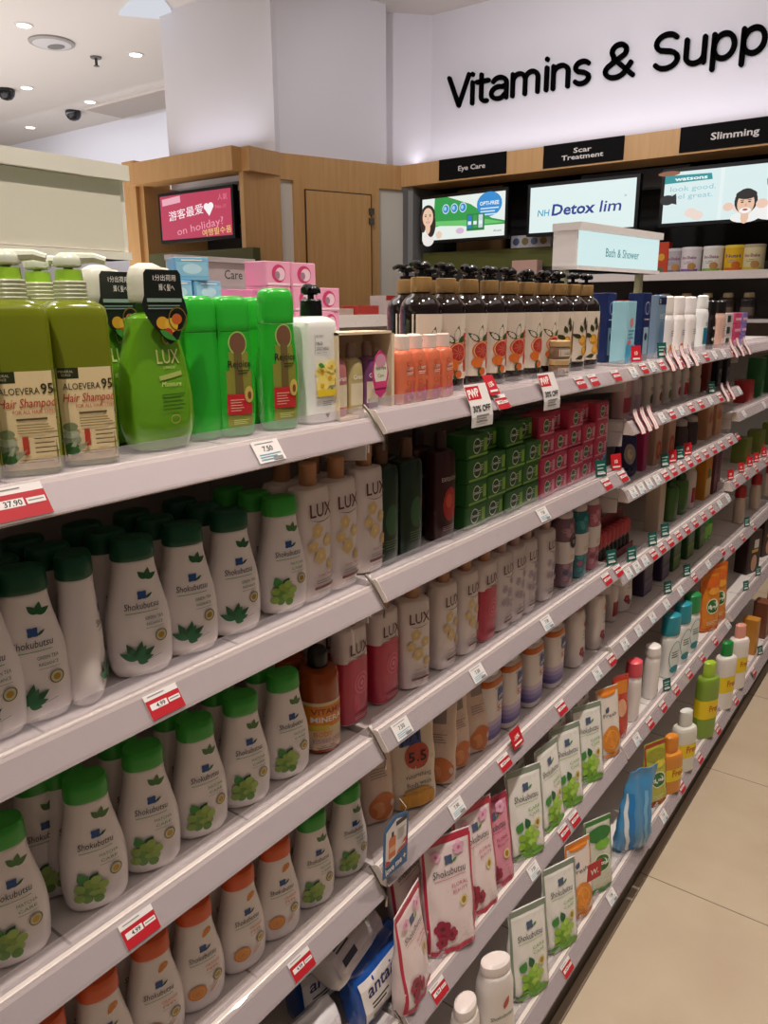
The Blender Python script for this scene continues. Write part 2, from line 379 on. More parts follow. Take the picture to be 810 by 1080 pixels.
for b, (y0, y1) in BAYY.items():
    bay = link('shelf_unit', None)
    tag(bay, 'white metal shelving unit of the aisle run, %s from the viewer' % {'A': 'nearest', 'B': 'second', 'C': 'third', 'D': 'fourth'}[b], 'shelves', 'shelving units along the aisle')
    bay.location = (0, (y0+y1)/2, 0); hy = (y1-y0)/2
    mb = MB(); mb.box((BACKX-.02, -hy, 0.0), (BACKX, hy, 1.373), PANEL)
    link('back_panel', mb.mesh('back_panel', True), bay)
    mb = MB(); mb.box((BACKX, -hy, 0), (.093, hy, .10), KICK); link('kick_plate', mb.mesh('kick_plate', True), bay)
    mb = MB(); mb.box((-.74, -hy, 1.340), (BACKX-.022, hy, 1.3738), DECK); link('rear_shelf', mb.mesh('rear_shelf', True), bay)
    mb = MB(); mb.box((-.72, -hy, 0), (BACKX-.022, hy, 1.339), PANEL); link('rear_panel', mb.mesh('rear_panel', True), bay)
    for k, (zb, xf) in SH.items():
        if k[0] != b: continue
        mb = MB(); mb.box((BACKX+.002, -hy+.002, zb+.004), (xf-.030, hy-.002, zb+.026), DECK)
        g = M('#8d8682', .6)
        for j in range(1, 4): mb.box((BACKX+.01, -hy+2*hy*j/4-.0015, zb+.026), (xf-.035, -hy+2*hy*j/4+.0015, zb+.0264), g)
        sh = link('shelf', mb.mesh('shelf', True), bay)
        mb = MB(); mb.prism([(xf, zb), (xf-.001, zb+.004), (xf-.0185, zb+.0285), (xf-.022, zb+.030), (xf-.029, zb+.028), (xf-.029, zb-.002), (xf-.004, zb-.002)], -hy+.003, hy-.003, RAIL)
        link('price_rail', mb.mesh('price_rail', True), sh)
        mb = MB(); mb.prism([(xf+.0015, zb+.001), (xf+.0025, zb+.002), (xf-.019, zb+.0315), (xf-.0200, zb+.0305)], -hy+.004, hy-.004, CLEAR)
        mb.prism([(xf-.0300, zb+.0285), (xf-.0286, zb+.0285), (xf-.0320, zb+.044), (xf-.0334, zb+.044)], -hy+.004, hy-.004, CLEAR)
        link('clear_guard', mb.mesh('clear_guard', True), sh)
        mb = MB()
        for s in (-1, 1):
            mb = MB(); ye = s*(hy-.0015); mb.prism([(BACKX+.003, zb-.075), (BACKX+.003, zb+.003), (xf-.03, zb+.003), (xf-.03, zb-.03)], ye-.0012, ye+.0012, DECK)
            link('bracket', mb.mesh('bracket', True), sh)
        if b in 'A':
            mb = MB()
            for dy in (-.006,):
                mb.tube([(xf-.03, hy+dy, zb+.046), (xf-.019, hy+dy, zb+.036), (xf+.004, hy+dy, zb+.004), (xf+.004, hy+dy, zb-.012)], .0022, STEEL)
            link('wire_clip', mb.mesh('wire_clip'), sh)
def deck(k): return SH[k][0]+.0268

# ------------------------------------------------------------------ products
ORD = ['first', 'second', 'third', 'fourth', 'fifth', 'sixth', 'seventh', 'eighth', 'ninth', 'tenth', 'eleventh', 'twelfth', 'thirteenth', 'fourteenth', 'fifteenth', 'sixteenth']
def row(k, kind, pxs, front=-.048, back=0, where='', group=None, rz=None, desc=None, ys=None, lift=0, gap=.004, start=0, total=None, sc=None):
    """stand a row of one kind on shelf k; back = further ones behind each"""
    desc = desc or kind.desc; x = SH[k][1]+front-kind.hd; z = deck(k)+lift; n = total or len(pxs or ys)
    for i, p in enumerate(pxs or ys):
        y = YX(p, x, z+kind.h*.5) if pxs else p
        o = '' if n == 1 else ' %s from left' % (['', 'second', 'third', 'fourth', 'fifth', 'sixth', 'seventh', 'eighth', 'ninth', 'tenth', 'eleventh', 'twelfth'][i+start] if i+start else 'first')
        kind.place((x, y, z), '%s%s%s' % (desc, (',' if o else '')+o, ' '+where), rz=(rz or {}).get(i, 0), group=group, sc=sc)
        for j in range(back):
            kind.place((x-(j+1)*(2*kind.hd+gap), y+random.uniform(-.002, .002), z), '%s %s the %sfront one %s' % (desc, ('behind', 'two behind', 'three behind')[j], (ORD[i+start]+' ') if n > 1 else '', where), rz=random.uniform(-4, 4), group=group, sc=sc)
    return

DARK = M('#2a2f33'); GOLD = M('#a98a3c', .3, .6); BLUE = M('#29508f'); GREY = M('#8b8a88'); LEAFD = M('#1d5c33'); LEAFL = M('#3f8f3a'); RED = M('#c4202e'); INKW = M('#f4f0ea', .5)
def berries(mb, u, v, s, cols):
    for i in range(13):
        a = i*2.4; r = s*.30*math.sqrt(i)/2.0; mb.ell(u+r*math.cos(a), v+r*math.sin(a)*.95, s*.19, s*.19, cols[i % len(cols)], 10, 1)
def shoku_art(mb, var, top=.128):
    t = {'tea': LEAFD, 'grape': M('#4c7a3e'), 'orange': M('#e08a3a'), 'rose': RED}[var]
    if var == 'orange':
        mb.ring(.010, top-.004, .006, .005, .003, t); mb.leaf(.003, top-.011, .016, .008, 50, t)
    else:
        for a in (20, 75, 130): mb.leaf(.008, top-.009, .013, .007, a, t)
    for a in (0, 90, 180, 270): mb.leaf(.002, top-.027, .0065, .006, a+45, BLUE)
    mb.leaf(.006, top-.031, .009, .003, 35, LEAFD)
    mb.text('Shokubutsu', .001, top-.043, .0110, DARK, width=.037, shear=.15)
    mb.rect(-.017, top-.0475, .018, top-.0468, LEAFL, 6, 1)
    mb.text({'tea': 'GREEN TEA', 'grape': 'MATCHA', 'orange': 'ORANGE', 'rose': 'FLORAL'}[var], .013, top-.057, .0055, {'tea': LEAFD, 'grape': LEAFL, 'orange': M('#d8703a'), 'rose': RED}[var], width=.02)
    mb.text({'tea': 'RADIANCE', 'grape': 'CARE', 'orange': 'PEEL', 'rose': 'BEAUTY'}[var], .013, top-.064, .005, {'tea': LEAFD, 'grape': LEAFL, 'orange': M('#d8703a'), 'rose': RED}[var], width=.018)
    mb.rect(.003, top-.0675, .023, top-.067, GREY, 4, 1)
    mb.ell(.019, top-.079, .0066, .0072, M('#c9c4a0')); mb.ring(.019, top-.079, .0068, .0074, .0012, M('#6d6a3d')); mb.ell(.019, top-.079, .0035, .0036, GOLD)
    b = top-.094
    if var == 'tea':
        for a, L in ((35, .024), (75, .024), (115, .024), (150, .020), (10, .018), (60, .020), (-20, .012)): mb.leaf(-.009, b-.010, L, .0085, a, LEAFD if a % 2 else M('#2c7343'))
        mb.rect(.003, b-.009, .018, b-.0085, GREY, 3, 1, rot=15)
    elif var == 'grape':
        mb.leaf(-.014, b+.008, .016, .012, 110, LEAFL); mb.leaf(-.010, b+.010, .014, .009, 45, LEAFD)
        berries(mb, -.008, b-.002, .030, [M('#8cab42'), M('#6c983a'), M('#9dbb54')])
    elif var == 'orange':
        mb.ell(-.010, b+.002, .0125, .0115, M('#e8923a')); mb.ring(-.010, b+.002, .0095, .0085, .0015, M('#f2b060')); mb.ring(-.010, b+.002, .0055, .005, .0012, M('#f2b060'))
        mb.leaf(.005, b-.006, .02, .003, 40, M('#e2a98a'))
    else:
        for a in range(0, 360, 60): mb.ell(-.007+.008*math.cos(R(a)), b+.004+.008*math.sin(R(a)), .0065, .006, M('#b03048') if a % 120 else M('#8d1f38'), 10, 1)
        mb.leaf(-.005, b-.014, .014, .006, 80, M('#8d1f38'))
SHK = M('#efe6e3', .33, sss=.0, coat=.15)
def shoku(var, capc, desc):
    K = Kind('shampoo_bottle', 'bottle', desc); K.hw, K.hd, K.h = .0355, .021, .155
    mb = MB(); mb.loft([(0, .024, .012, 2.2), (.002, .029, .017, 2.2), (.012, .0335, .020, 2.3), (.045, .0355, .021, 2.3), (.075, .0335, .0205, 2.3), (.105, .0275, .0185, 2.3), (.128, .0232, .0175, 2.2), (.139, .0222, .0172, 2.2), (.141, .0215, .0165, 2.2)], SHK, n=32)
    sf = mb.sf; K.part('body', mb)
    c = M(capc, .35)
    mb = MB(); mb.loft([(.1412, .0228, .0176, 2.3), (.1425, .0232, .018, 2.3), (.160, .0226, .0176, 2.3), (.165, .021, .016, 2.3), (.1668, .014, .010, 2.2)], c, n=28); K.part('cap', mb, label={'#0d4f33': 'dark green cap', '#3aa53a': 'bright green cap', '#e2602c': 'orange cap'}.get(capc))
    mb = MB(); mb.sf = sf; shoku_art(mb, var); K.part('printed_label', mb, flat=True); return K
TEA = shoku('tea', '#0d4f33', 'white body wash bottle with dark green cap')
SHSC = (1, 1, .935)
GRAPE = shoku('grape', '#3aa53a', 'white body wash bottle with bright green cap')
ORANGE = shoku('orange', '#e2602c', 'white body wash bottle with orange cap')

def flowers(mb, pts, c1, c2):
    for u, v, r in pts:
        for a in range(0, 360, 72): mb.ell(u+r*.55*math.cos(R(a+v*3000)), v+r*.55*math.sin(R(a+v*3000)), r*.55, r*.5, c1, 9, 1)
        mb.ell(u, v, r*.3, r*.3, c2, 9, 1)
def lux(var, desc, h=.160):
    K = Kind('lotion_bottle', 'bottle', desc); K.hw, K.hd, K.h = .0315, .021, h+.03
    body = {'gold': '#e9dcd8', 'pink': '#e8d9d8', 'floral': '#dfd3d3'}[var]
    mb = MB(); mb.loft([(0, .026, .016, 2.6), (.003, .0298, .0195, 2.8), (.02, .0308, .0205, 2.8), (h*.6, .0315, .021, 2.8), (h-.012, .0305, .020, 2.7), (h-.003, .028, .0185, 2.6), (h, .014, .012, 2)], M(body, .35, coat=.2), n=32)
    sf = mb.sf; K.part('body', mb)
    mb = MB(); mb.loft([(h-.001, .0115, .0115), (h+.028, .0122, .0122), (h+.030, .0105, .0105)], M('#b8855f' if var != 'floral' else '#b9988c', .4), n=20, smooth=False); K.part('cap', mb, label='tan cap')
    mb = MB(); mb.sf = sf
    ink = M('#5b2a2c')
    if var == 'pink':
        pk = M('#c2344f', .35, coat=.2); mb.loft([(.001, .0275, .0175, 2.6), (.004, .0303, .0199, 2.8), (.02, .0312, .0209, 2.8), (h*.6, .0319, .0214, 2.8), (h*.66, .0318, .0213, 2.8)], pk, n=32)
        mb.ell(.004, h*.66, .016, .006, pk); mb.ell(-.014, h*.66, .010, .005, pk)
        for r, c in ((.017, '#d9607a'), (.0135, '#c93a58'), (.0105, '#de7088'), (.007, '#c2344f'), (.004, '#de7f92')): mb.ell(.004, h*.42, r, r*1.1, M(c))
        mb.rect(-.014, .017, .022, .020, M('#8f2a30')); mb.lines(-.012, .02, .013, .001, .003, 2, M('#e9b9bf'))
        mb.text('LUX', .001, h*.74, .026, ink, width=.042, bold=.01)
    else:
        if var == 'gold':
            g1, g2 = M('#dfc184'), M('#e9d3a4'); flowers(mb, [(-.006, h*.62, .010), (.014, h*.52, .009), (-.002, h*.40, .011), (.018, h*.30, .008), (-.016, h*.5, .008)], g1, g2)
        else:
            flowers(mb, [(-.01, h*.55, .009), (.010, h*.48, .010), (0, h*.36, .009), (.016, h*.62, .007), (-.014, h*.38, .007), (.014, h*.32, .007)], M('#b9a7b4'), M('#8f92a8'))
        mb.text('LUX', .001, h*.75, .026, ink, width=.042, bold=.01)
        mb.text('Velvet Touch', .006, h*.22, .0065, M('#c26a6a'), width=.03, shear=.2)
        mb.lines(-.012, .024, h*.19, .0011, .003, 2, GREY); mb.rect(-.016, h*.115, .026, h*.14, M('#7a4a3a'))
        mb.lines(-.01, .022, h*.09, .0008, .0028, 2, GREY)
    mb.poly([(-.021+.002*i, h*.735-.004*math.sin(math.pi*i/20)) for i in range(21)]+[(.019-.002*i, h*.735-.0052*math.sin(math.pi*(20-i)/20)) for i in range(21)], ink)
    K.part('printed_label', mb, flat=True); return K
LUXG = lux('gold', 'tall white lotion bottle with gold flowers'); LUXP = lux('pink', 'pink rose lotion bottle'); LUXF = lux('floral', 'white lotion bottle with grey flowers')

def pump(mbp, z, r, m, m2, ang=0, hgt=.022, nz=.032):
    mbn = MB()
    """stem + head + nozzle pointing along ang (deg, 0 = +X)"""
    c, s = math.cos(R(ang)), math.sin(R(ang))
    mbp.loft([(z, .0042, .0042), (z+hgt*.5, .0042, .0042)], m2, n=12, smooth=False)
    mbp.loft([(z+hgt*.35, r*.75, r*.75), (z+hgt*.45, r*.95, r*.95), (z+hgt*.8, r*.9, r*.9), (z+hgt, r*.55, r*.55)], m, n=20)
    mbn.tube([(0, 0, z+hgt*.75), (c*nz*.7, s*nz*.7, z+hgt*.80), (c*nz, s*nz, z+hgt*.66)], [.0058, .0045, .0036], m); return mbn
def aloe():
    K = Kind('pump_shampoo_bottle', 'bottle', 'olive aloe shampoo pump bottle'); K.hw, K.hd, K.h = .029, .027, .205
    ol = M('#76801a', .16, coat=.5)
    mb = MB(); mb.loft([(0, .026, .024, 4), (.003, .0285, .0265, 4.5), (.02, .029, .027, 4.5), (.140, .029, .027, 4.5), (.149, .0275, .0255, 4), (.154, .022, .021, 3), (.156, .013, .013, 2)], ol, n=36)
    sf = mb.sf; K.part('body', mb)
    fr = M('#c8ccae', .3, sss=.2)
    mb = MB()
    for i in range(5): mb.loft([(.155+i*.0036, .0145, .0145), (.1573+i*.0036, .0150, .0150), (.1586+i*.0036, .0143, .0143)], fr, n=24, smooth=False)
    K.part('collar', mb, label='ribbed translucent collar')
    mb = MB(); mb.loft([(.173, .0125, .0125), (.183, .0118, .0118)], M('#9ccc3a', .3), n=20, smooth=False); K.part('lock_ring', mb, label='lime green ring')
    mb = MB(); nzl = pump(mb, .178, .0135, M('#dfe5d2', .25, sss=.3), fr, ang=75, hgt=.020, nz=.034); q = K.part('pump_head', mb, label='milky white pump head'); K.part('nozzle', nzl, q)
    mb = MB(); mb.sf = sf; cr = M('#e8d2a2', .55); dg = M('#2c3216'); rd = M('#b8402c'); br = M('#5a4a2c')
    mb.rect(-.028, .006, .028, .094, cr, 16, 2); mb.rect(-.028, .084, -.006, .094, dg, 6, 1); mb.text('MINERAL', -.017, .0895, .0032, M('#c6c49a'), width=.013); mb.text('FORCE', -.017, .0862, .003, M('#c6c49a'), width=.008)
    mb.text('ALOEVERA', -.004, .0738, .0085, dg, width=.034); mb.text('95', .0195, .0738, .013, dg, width=.011, bold=.015); mb.text('%', .0265, .0738, .006, dg, width=.003)
    mb.text('Hair Shampoo', .002, .0622, .0115, rd, width=.048, shear=.25, bold=.005); mb.text('FOR ALL HAIR TYPES', .007, .0565, .0048, rd, width=.036)
    mb.lines(-.009, .026, .0525, .0018, .0042, 1, br, 0); mb.lines(-.009, .026, .047, .0009, .0024, 4, M('#9a8a5a'))
    mb.rect(-.006, .020, -.001, .036, rd); mb.lines(.004, .025, .0345, .0009, .0042, 4, br); mb.lines(-.010, .026, .0155, .0008, .0022, 2, M('#8a7a4a')); mb.text('500 ml', .023, .0085, .0035, br, width=.008)
    for i, (v, c) in enumerate(((.030, '#8a937a'), (.036, '#a9b096'), (.043, '#7e8a62'), (.024, '#2f6b2c'))): mb.ell(-.018, v-.004, .0085-.001*i % 2, .0042, M(c))
    mb.leaf(-.022, .012, .022, .004, 60, M('#9aa488')); mb.leaf(-.018, .012, .02, .004, 40, M('#8a947a')); mb.ell(-.018, .016, .006, .004, M('#2c5a26'))
    K.part('paper_label', mb, flat=True); return K
ALOE = aloe()
def hangtag(mb, z, m0=.0):
    pts = []; 
    for i in range(24):
        t = 2*math.pi*i/24; pts.append((.0235*math.cos(t)*(1+.06*math.cos(4*t)), z+.030*math.sin(t)*(1+.05*math.cos(6*t))))
    return pts
def luxgreen():
    K = Kind('conditioner_bottle', 'bottle', 'squat green pump conditioner bottle with black neck tag'); K.hw, K.hd, K.h = .041, .026, .16
    g = M('#669f22', .14, coat=.5, sss=.0)
    mb = MB(); mb.loft([(0, .028, .016, 2.4), (.003, .034, .021, 2.4), (.020, .0405, .0255, 2.5), (.045, .041, .026, 2.5), (.080, .034, .0235, 2.6), (.105, .027, .0205, 2.6), (.114, .0245, .019, 2.5), (.117, .019, .016, 2.2), (.119, .012, .012, 2)], g, n=36)
    sf = mb.sf; K.part('body', mb)
    mb = MB(); mb.loft([(.118, .0125, .0125), (.126, .0125, .0125)], M('#2e6b1c', .3), n=20, smooth=False); K.part('neck', mb)
    mb = MB(); mb.loft([(.127, .019, .017), (.129, .0205, .018), (.148, .0200, .0175), (.156, .016, .014), (.159, .008, .007)], M('#e4e3d4', .3, sss=.1), n=26)
    mb.tube([(0, .004, .150), (.004, .022, .150), (.005, .030, .146)], [.0075, .0055, .004], M('#e4e3d4', .3, sss=.1)); K.part('pump_cap', mb, label='cream pump cap')
    mb = MB(); mb.sf = sf; gd = M('#c9b06a', .35, .3); pr = M('#d7e08a')
    mb.ring(.004, .098, .0045, .0065, .0016, gd); mb.ell(.005, .099, .002, .003, pr)
    mb.text('LUX', .004, .076, .017, pr, width=.027, bold=.01); mb.text('LUMINIQUE', .004, .0715, .0032, pr, width=.014); mb.rect(-.009, .0635, .019, .0675, M('#a8b860'), rot=8); mb.text('Moisture', .005, .0565, .006, pr, width=.024, shear=.2)
    mb.lines(-.008, .021, .050, .0011, .0031, 5, M('#3a6a14')); mb.ring(.006, .028, .006, .004, .0008, gd)
    K.part('printed_label', mb, flat=True)
    mb = MB(); blk = M('#1b211c', .35)
    pts = [(-.021, .150), (-.022, .132), (-.026, .124), (-.022, .117), (-.013, .106), (.004, .092), (.014, .096), (.021, .108), (.027, .118), (.025, .126), (.0225, .132), (.021, .150), (.018, .153), (-.018, .153)]
    vs = [(.030, u, v) for u, v in pts]+[(.0295, u, v) for u, v in pts]; n = len(pts)
    mb.add(vs, [tuple(range(n))[::-1], tuple(range(n, 2*n))]+[(i, (i+1) % n, (i+1) % n+n, i+n) for i in range(n)], blk)
    mb.sf = lambda y, z: .030
    mb.text('1分出荷用', .002, .1445, .0055, INKW, width=.026); mb.text('輝く髪へ', .004, .1365, .006, INKW, width=.018)
    mb.rect(-.0195, .127, .0205, .130, M('#8ea89a')); mb.lines(-.019, .018, .1245, .001, .0022, 2, M('#7a968a'))
    for u, v, r, c in ((-.004, .110, .007, '#d8a22c'), (.006, .108, .008, '#e0b640'), (.013, .113, .006, '#c8642c'), (.002, .102, .005, '#b8382c')): mb.ell(u, v, r, r*.75, M(c))
    mb.leaf(-.008, .104, .022, .006, -25, LEAFL); mb.ring(.014, .113, .011, .010, .0012, GOLD)
    K.part('hang_tag', mb, flat=True, label='black hang tag with orange flowers'); return K
LUXGREEN = luxgreen()
def rejoice(lab=True, h=.156):
    K = Kind('shampoo_bottle', 'bottle', 'bright green shampoo bottle'); K.hw, K.hd, K.h = .0275, .0185, h
    g = M('#2aa82d', .18, coat=.4)
    mb = MB(); mb.loft([(0, .020, .013, 2.4), (.003, .0235, .0165, 2.5), (.03, .0262, .018, 2.6), (.07, .0265, .0185, 2.6), (.105, .0225, .0175, 2.6), (.118, .0215, .017, 2.6)], g, n=32)
    sf = mb.sf; K.part('body', mb)
    mb = MB(); mb.loft([(.1185, .0215, .017, 2.6), (.120, .0222, .0175, 2.6), (h-.01, .0215, .017, 2.8), (h-.003, .0195, .015, 2.8), (h, .015, .011, 2.5)], M('#30b535', .2, coat=.3), n=30); K.part('cap', mb)
    if lab:
        mb = MB(); mb.sf = sf; ol = M('#8a8a3a', .3)
        mb.rect(-.016, .012, .016, .075, ol, 8, 3); mb.rect(-.012, .075, .012, .096, ol, 6, 2)
        mb.ell(.0, .105, .0115, .013, M('#74503a')); mb.ring(0, .105, .0118, .0133, .0016, M('#9cc060')); mb.rect(-.006, .045, .004, .096, M('#6a5a30'))
        mb.text('Rejoice', .001, .079, .0105, M('#1f2a14'), width=.029, bold=.012); mb.lines(-.002, .013, .0755, .0011, .003, 2, M('#2a3a1a'))
        mb.rect(-.0165, .026, .015, .040, M('#c3272f'), 8, 2); mb.rect(-.0165, .040, .006, .049, M('#c3272f'), 6, 2); mb.lines(-.013, .004, .043, .0008, .003, 5, M('#eec0a8'))
        mb.ell(.011, .048, .0062, .0095, M('#cdb45a')); mb.ell(.0115, .047, .0028, .0045, M('#7a4a2a')); mb.lines(-.010, .010, .020, .0007, .002, 3, M('#c8d890'))
        K.part('printed_label', mb, flat=True)
    return K
REJ = rejoice(); REJB = rejoice(False)
def mild():
    K = Kind('body_wash_bottle', 'bottle', 'white mild soothing body wash bottle with black pump'); K.hw, K.hd, K.h = .030, .024, .175
    mb = MB(); mb.loft([(0, .027, .021, 4), (.003, .0295, .0235, 4.5), (.10, .030, .024, 4.5), (.124, .0285, .023, 4.5), (.130, .022, .018, 3), (.132, .013, .013, 2)], M('#ecebe6', .3, coat=.2), n=36)
    sf = mb.sf; K.part('body', mb)
    bk = M('#141414', .25)
    mb = MB(); mb.loft([(.132, .0145, .0145), (.150, .0140, .0140), (.152, .012, .012)], bk, n=24, smooth=False); K.part('collar', mb, label='black collar')
    mb = MB(); nzl = pump(mb, .151, .0135, bk, bk, ang=-60, hgt=.018, nz=.028); q = K.part('pump_head', mb, label='black pump head'); K.part('nozzle', nzl, q)
    mb = MB(); mb.sf = sf; tx = M('#3a3a3a')
    mb.rect(-.0165, .086, -.0160, .110, GREY, 1, 1); mb.text('NATURALS', -.0145, .107, .003, tx, 'l', width=.013); mb.text('MILD', -.0145, .097, .0058, tx, 'l', width=.011); mb.text('SOOTHING', -.0145, .0908, .0058, tx, 'l', width=.021); mb.lines(-.0145, .004, .088, .0007, .002, 1, GREY)
    mb.rect(-.0165, .034, .0165, .080, M('#f2ecc8'), 8, 3); ye = M('#eacb2c'); flowers(mb, [(-.006, .064, .011), (.007, .056, .011), (-.007, .047, .010), (.009, .070, .008)], M('#f6e27a'), M('#e0a81c')); mb.leaf(-.014, .074, .012, .006, -20, LEAFL); mb.leaf(.006, .044, .010, .005, -40, LEAFL); mb.rect(-.0165, .034, .0165, .042, ye, 8, 1)
    mb.lines(-.008, .010, .028, .0008, .0022, 3, GREY); mb.poly([(-.004, .012), (.004, .012), (0, .006)], tx)
    K.part('printed_label', mb, flat=True); return K
MILD = mild()
def orangebtl():
    K = Kind('shower_gel_bottle', 'bottle', 'small coral shower gel bottle with white cap'); K.hw, K.hd, K.h = .0175, .0145, .088
    mb = MB(); mb.loft([(0, .015, .012, 2.8), (.002, .017, .014, 2.8), (.055, .0175, .0145, 2.8), (.066, .0155, .013, 2.5), (.070, .010, .010, 2)], M('#e07a58', .12, coat=.5), n=28); sf = mb.sf; K.part('body', mb)
    mb = MB(); mb.loft([(.0702, .0105, .0105), (.087, .0110, .0110), (.088, .009, .009)], M('#efdcd2', .35), n=20, smooth=False); K.part('cap', mb, label='white cap')
    mb = MB(); mb.sf = sf; mb.text('Cherry', .001, .044, .0075, INKW, width=.018, shear=.2); mb.lines(-.008, .009, .041, .0007, .0022, 2, INKW); flowers(mb, [(-.006, .010, .006), (.005, .014, .006), (.010, .007, .005)], M('#d8437a'), M('#f0a0b8'))
    flowers(mb, [(-.007, .052, .004), (.008, .032, .0035), (-.008, .028, .004)], M('#d0603c'), M('#f0a070')); K.part('printed_label', mb, flat=True); return K
CORAL = orangebtl()
def darkpump(var, desc):
    K = Kind('pump_bottle', 'bottle', desc); K.hw, K.hd, K.h = .0345, .0345, .235
    gl = M('#1c1210', .08, coat=.6)
    mb = MB(); mb.loft([(0, .030, .030), (.003, .0335, .0335), (.01, .0345, .0345), (.140, .0345, .0345), (.152, .0325, .0325), (.162, .026, .026), (.169, .0175, .0175), (.172, .0145, .0145)], gl, n=36); sf = mb.sf; K.part('body', mb)
    mb = MB(); mb.loft([(.1722, .0165, .0165), (.1735, .0172, .0172), (.196, .0170, .0170), (.197, .0150, .0150)], M('#a98552', .6), n=24, smooth=False); K.part('collar', mb, label='kraft brown collar')
    bk = M('#121212', .15, coat=.4); mb = MB(); mb.loft([(.197, .0125, .0125), (.203, .012, .012)], bk, n=20, smooth=False); nzl = pump(mb, .201, .0155, bk, bk, ang=-75, hgt=.022, nz=.040); q = K.part('pump_head', mb, label='black pump head'); K.part('nozzle', nzl, q)
    mb = MB(); mb.sf = sf; cr = M('#dccdbc', .6)
    W = .0335
    pts = 22
    mb.rect(-.0335, .022, .0335, .136, cr, pts, 2)
    if var == 'lemon':
        fr, fr2 = M('#c98a1c'), M('#e0a83a')
        for u, v, r in ((-.010, .070, .011), (.008, .060, .010), (-.004, .046, .010), (.012, .080, .009)): mb.ell(u, v, r, r*1.15, fr); mb.ell(u-.002, v+.002, r*.6, r*.7, fr2)
        for u, v, a in ((-.012, .088, 110), (-.004, .092, 80), (.008, .092, 60), (-.016, .076, 150), (.014, .050, -40), (-.008, .034, 200), (.004, .034, -60), (.016, .098, 70), (-.006, .105, 95)): mb.leaf(u, v, .019, .010, a, M('#3a3a16'))
        mb.rect(.006, .045, .022, .108, M('#5a3418'), 6, 3); mb.text('Tokue', .014, .111, .006, DARK, width=.013); mb.lines(.008, .020, .098, .001, .004, 3, M('#d8b080'))
    else:
        fr = M('#b8322c')
        mb.leaf(-.010, .088, .028, .012, 80, M('#2a4a24')); mb.leaf(-.006, .084, .024, .011, 40, M('#33552a')); mb.leaf(-.012, .084, .024, .011, 135, M('#2a4a24'))
        if var == 'red':
            mb.rect(.007, .034, .031, .102, M('#c23a26'), 9, 3); mb.rect(.007, .056, .031, .062, M('#8a6a5a'), 9, 1); mb.text('Tokue', .018, .105, .0065, DARK, width=.015); mb.text('Blood', .019, .090, .006, INKW, width=.013); mb.text('Orange', .019, .083, .006, INKW, width=.017); mb.ell(.020, .045, .006, .007, M('#d8845a'))
        mb.ell(-.006, .068, .0185, .0185, M('#d8702c'), 24); mb.ell(-.006, .068, .0162, .0162, M('#e8c8a0'), 24); mb.ell(-.006, .068, .015, .015, fr, 24)
        for a in range(0, 360, 45): mb.leaf(-.006, .068, .014, .0012, a+10, M('#e08a6a'), 3)
        mb.ell(-.016, .047, .010, .010, M('#d8702c')); mb.leaf(-.010, .038, .02, .010, -100, M('#2a4a24')); mb.ell(-.006, .030, .007, .007, M('#c8602c'))
    K.part('paper_label', mb, flat=True); return K
DPR = darkpump('red', 'black pump bottle with red citrus label'); DPO = darkpump('orange', 'black pump bottle with cut grapefruit label'); DPL = darkpump('lemon', 'black pump bottle with yellow fruit label')

def gbottle(desc, body, cap='#f0ece8', acc=None, acc2=None, h=.15, hw=.025, hd=.018, caph=.03, capw=.6, e=2.6, shape='straight', name='lotion_bottle', cat='bottle', txt=None, txtc='#333333', art=None, rough=.3):
    K = Kind(name, cat, desc); K.hw, K.hd, K.h = hw, hd, h; b = h-caph
    if shape == 'straight': sec = [(0, hw*.88, hd*.85, e), (.003, hw*.97, hd*.96, e), (b*.5, hw, hd, e), (b-.014, hw*.98, hd*.97, e), (b-.004, hw*.86, hd*.85, e), (b, hw*capw, hd*capw, 2)]
    elif shape == 'curvy': sec = [(0, hw*.75, hd*.75, e), (.003, hw*.85, hd*.9, e), (b*.25, hw, hd, e), (b*.6, hw*.86, hd*.95, e), (b*.85, hw*.84, hd*.9, e), (b-.003, hw*.7, hd*.8, e), (b, hw*capw, hd*capw, 2)]
    else: sec = [(0, hw*.8, hd*.8, e), (.003, hw*.9, hd*.9, e), (b*.3, hw*.95, hd*.95, e), (b*.75, hw, hd, e), (b*.95, hw*.85, hd*.9, e), (b, hw*capw, hd*capw, 2)]
    mb = MB(); mb.loft(sec, M(body, rough, coat=.25), n=26); sf = mb.sf; S0 = mb.S; K.part('body', mb)
    mb = MB(); cw = max(capw, .4); mb.loft([(b+.0003, hw*cw*1.03, min(hd, hw)*cw*1.05), (b+.002, hw*cw*1.06, min(hd, hw)*cw*1.08), (h-.004, hw*cw, min(hd, hw)*cw), (h, hw*cw*.75, min(hd, hw)*cw*.75)], M(cap, .32), n=20); K.part('cap', mb)
    if acc or art or txt:
        mb = MB(); mb.sf = sf; mb.S = S0
        if acc: mb.rect(-hw*.8, b*.16, hw*.8, b*.55, M(acc), 8, 3)
        if acc2: mb.ell(0, b*.34, hw*.5, b*.14, M(acc2)); mb.lines(-hw*.5, hw*.5, b*.68, b*.012, b*.035, 3, M(acc2))
        if art: art(mb, hw, b)
        if txt: mb.text(txt, 0, b*.62, hw*.5, M(txtc), width=hw*1.25, bold=.01)
        K.part('printed_label', mb, flat=True)
    return K
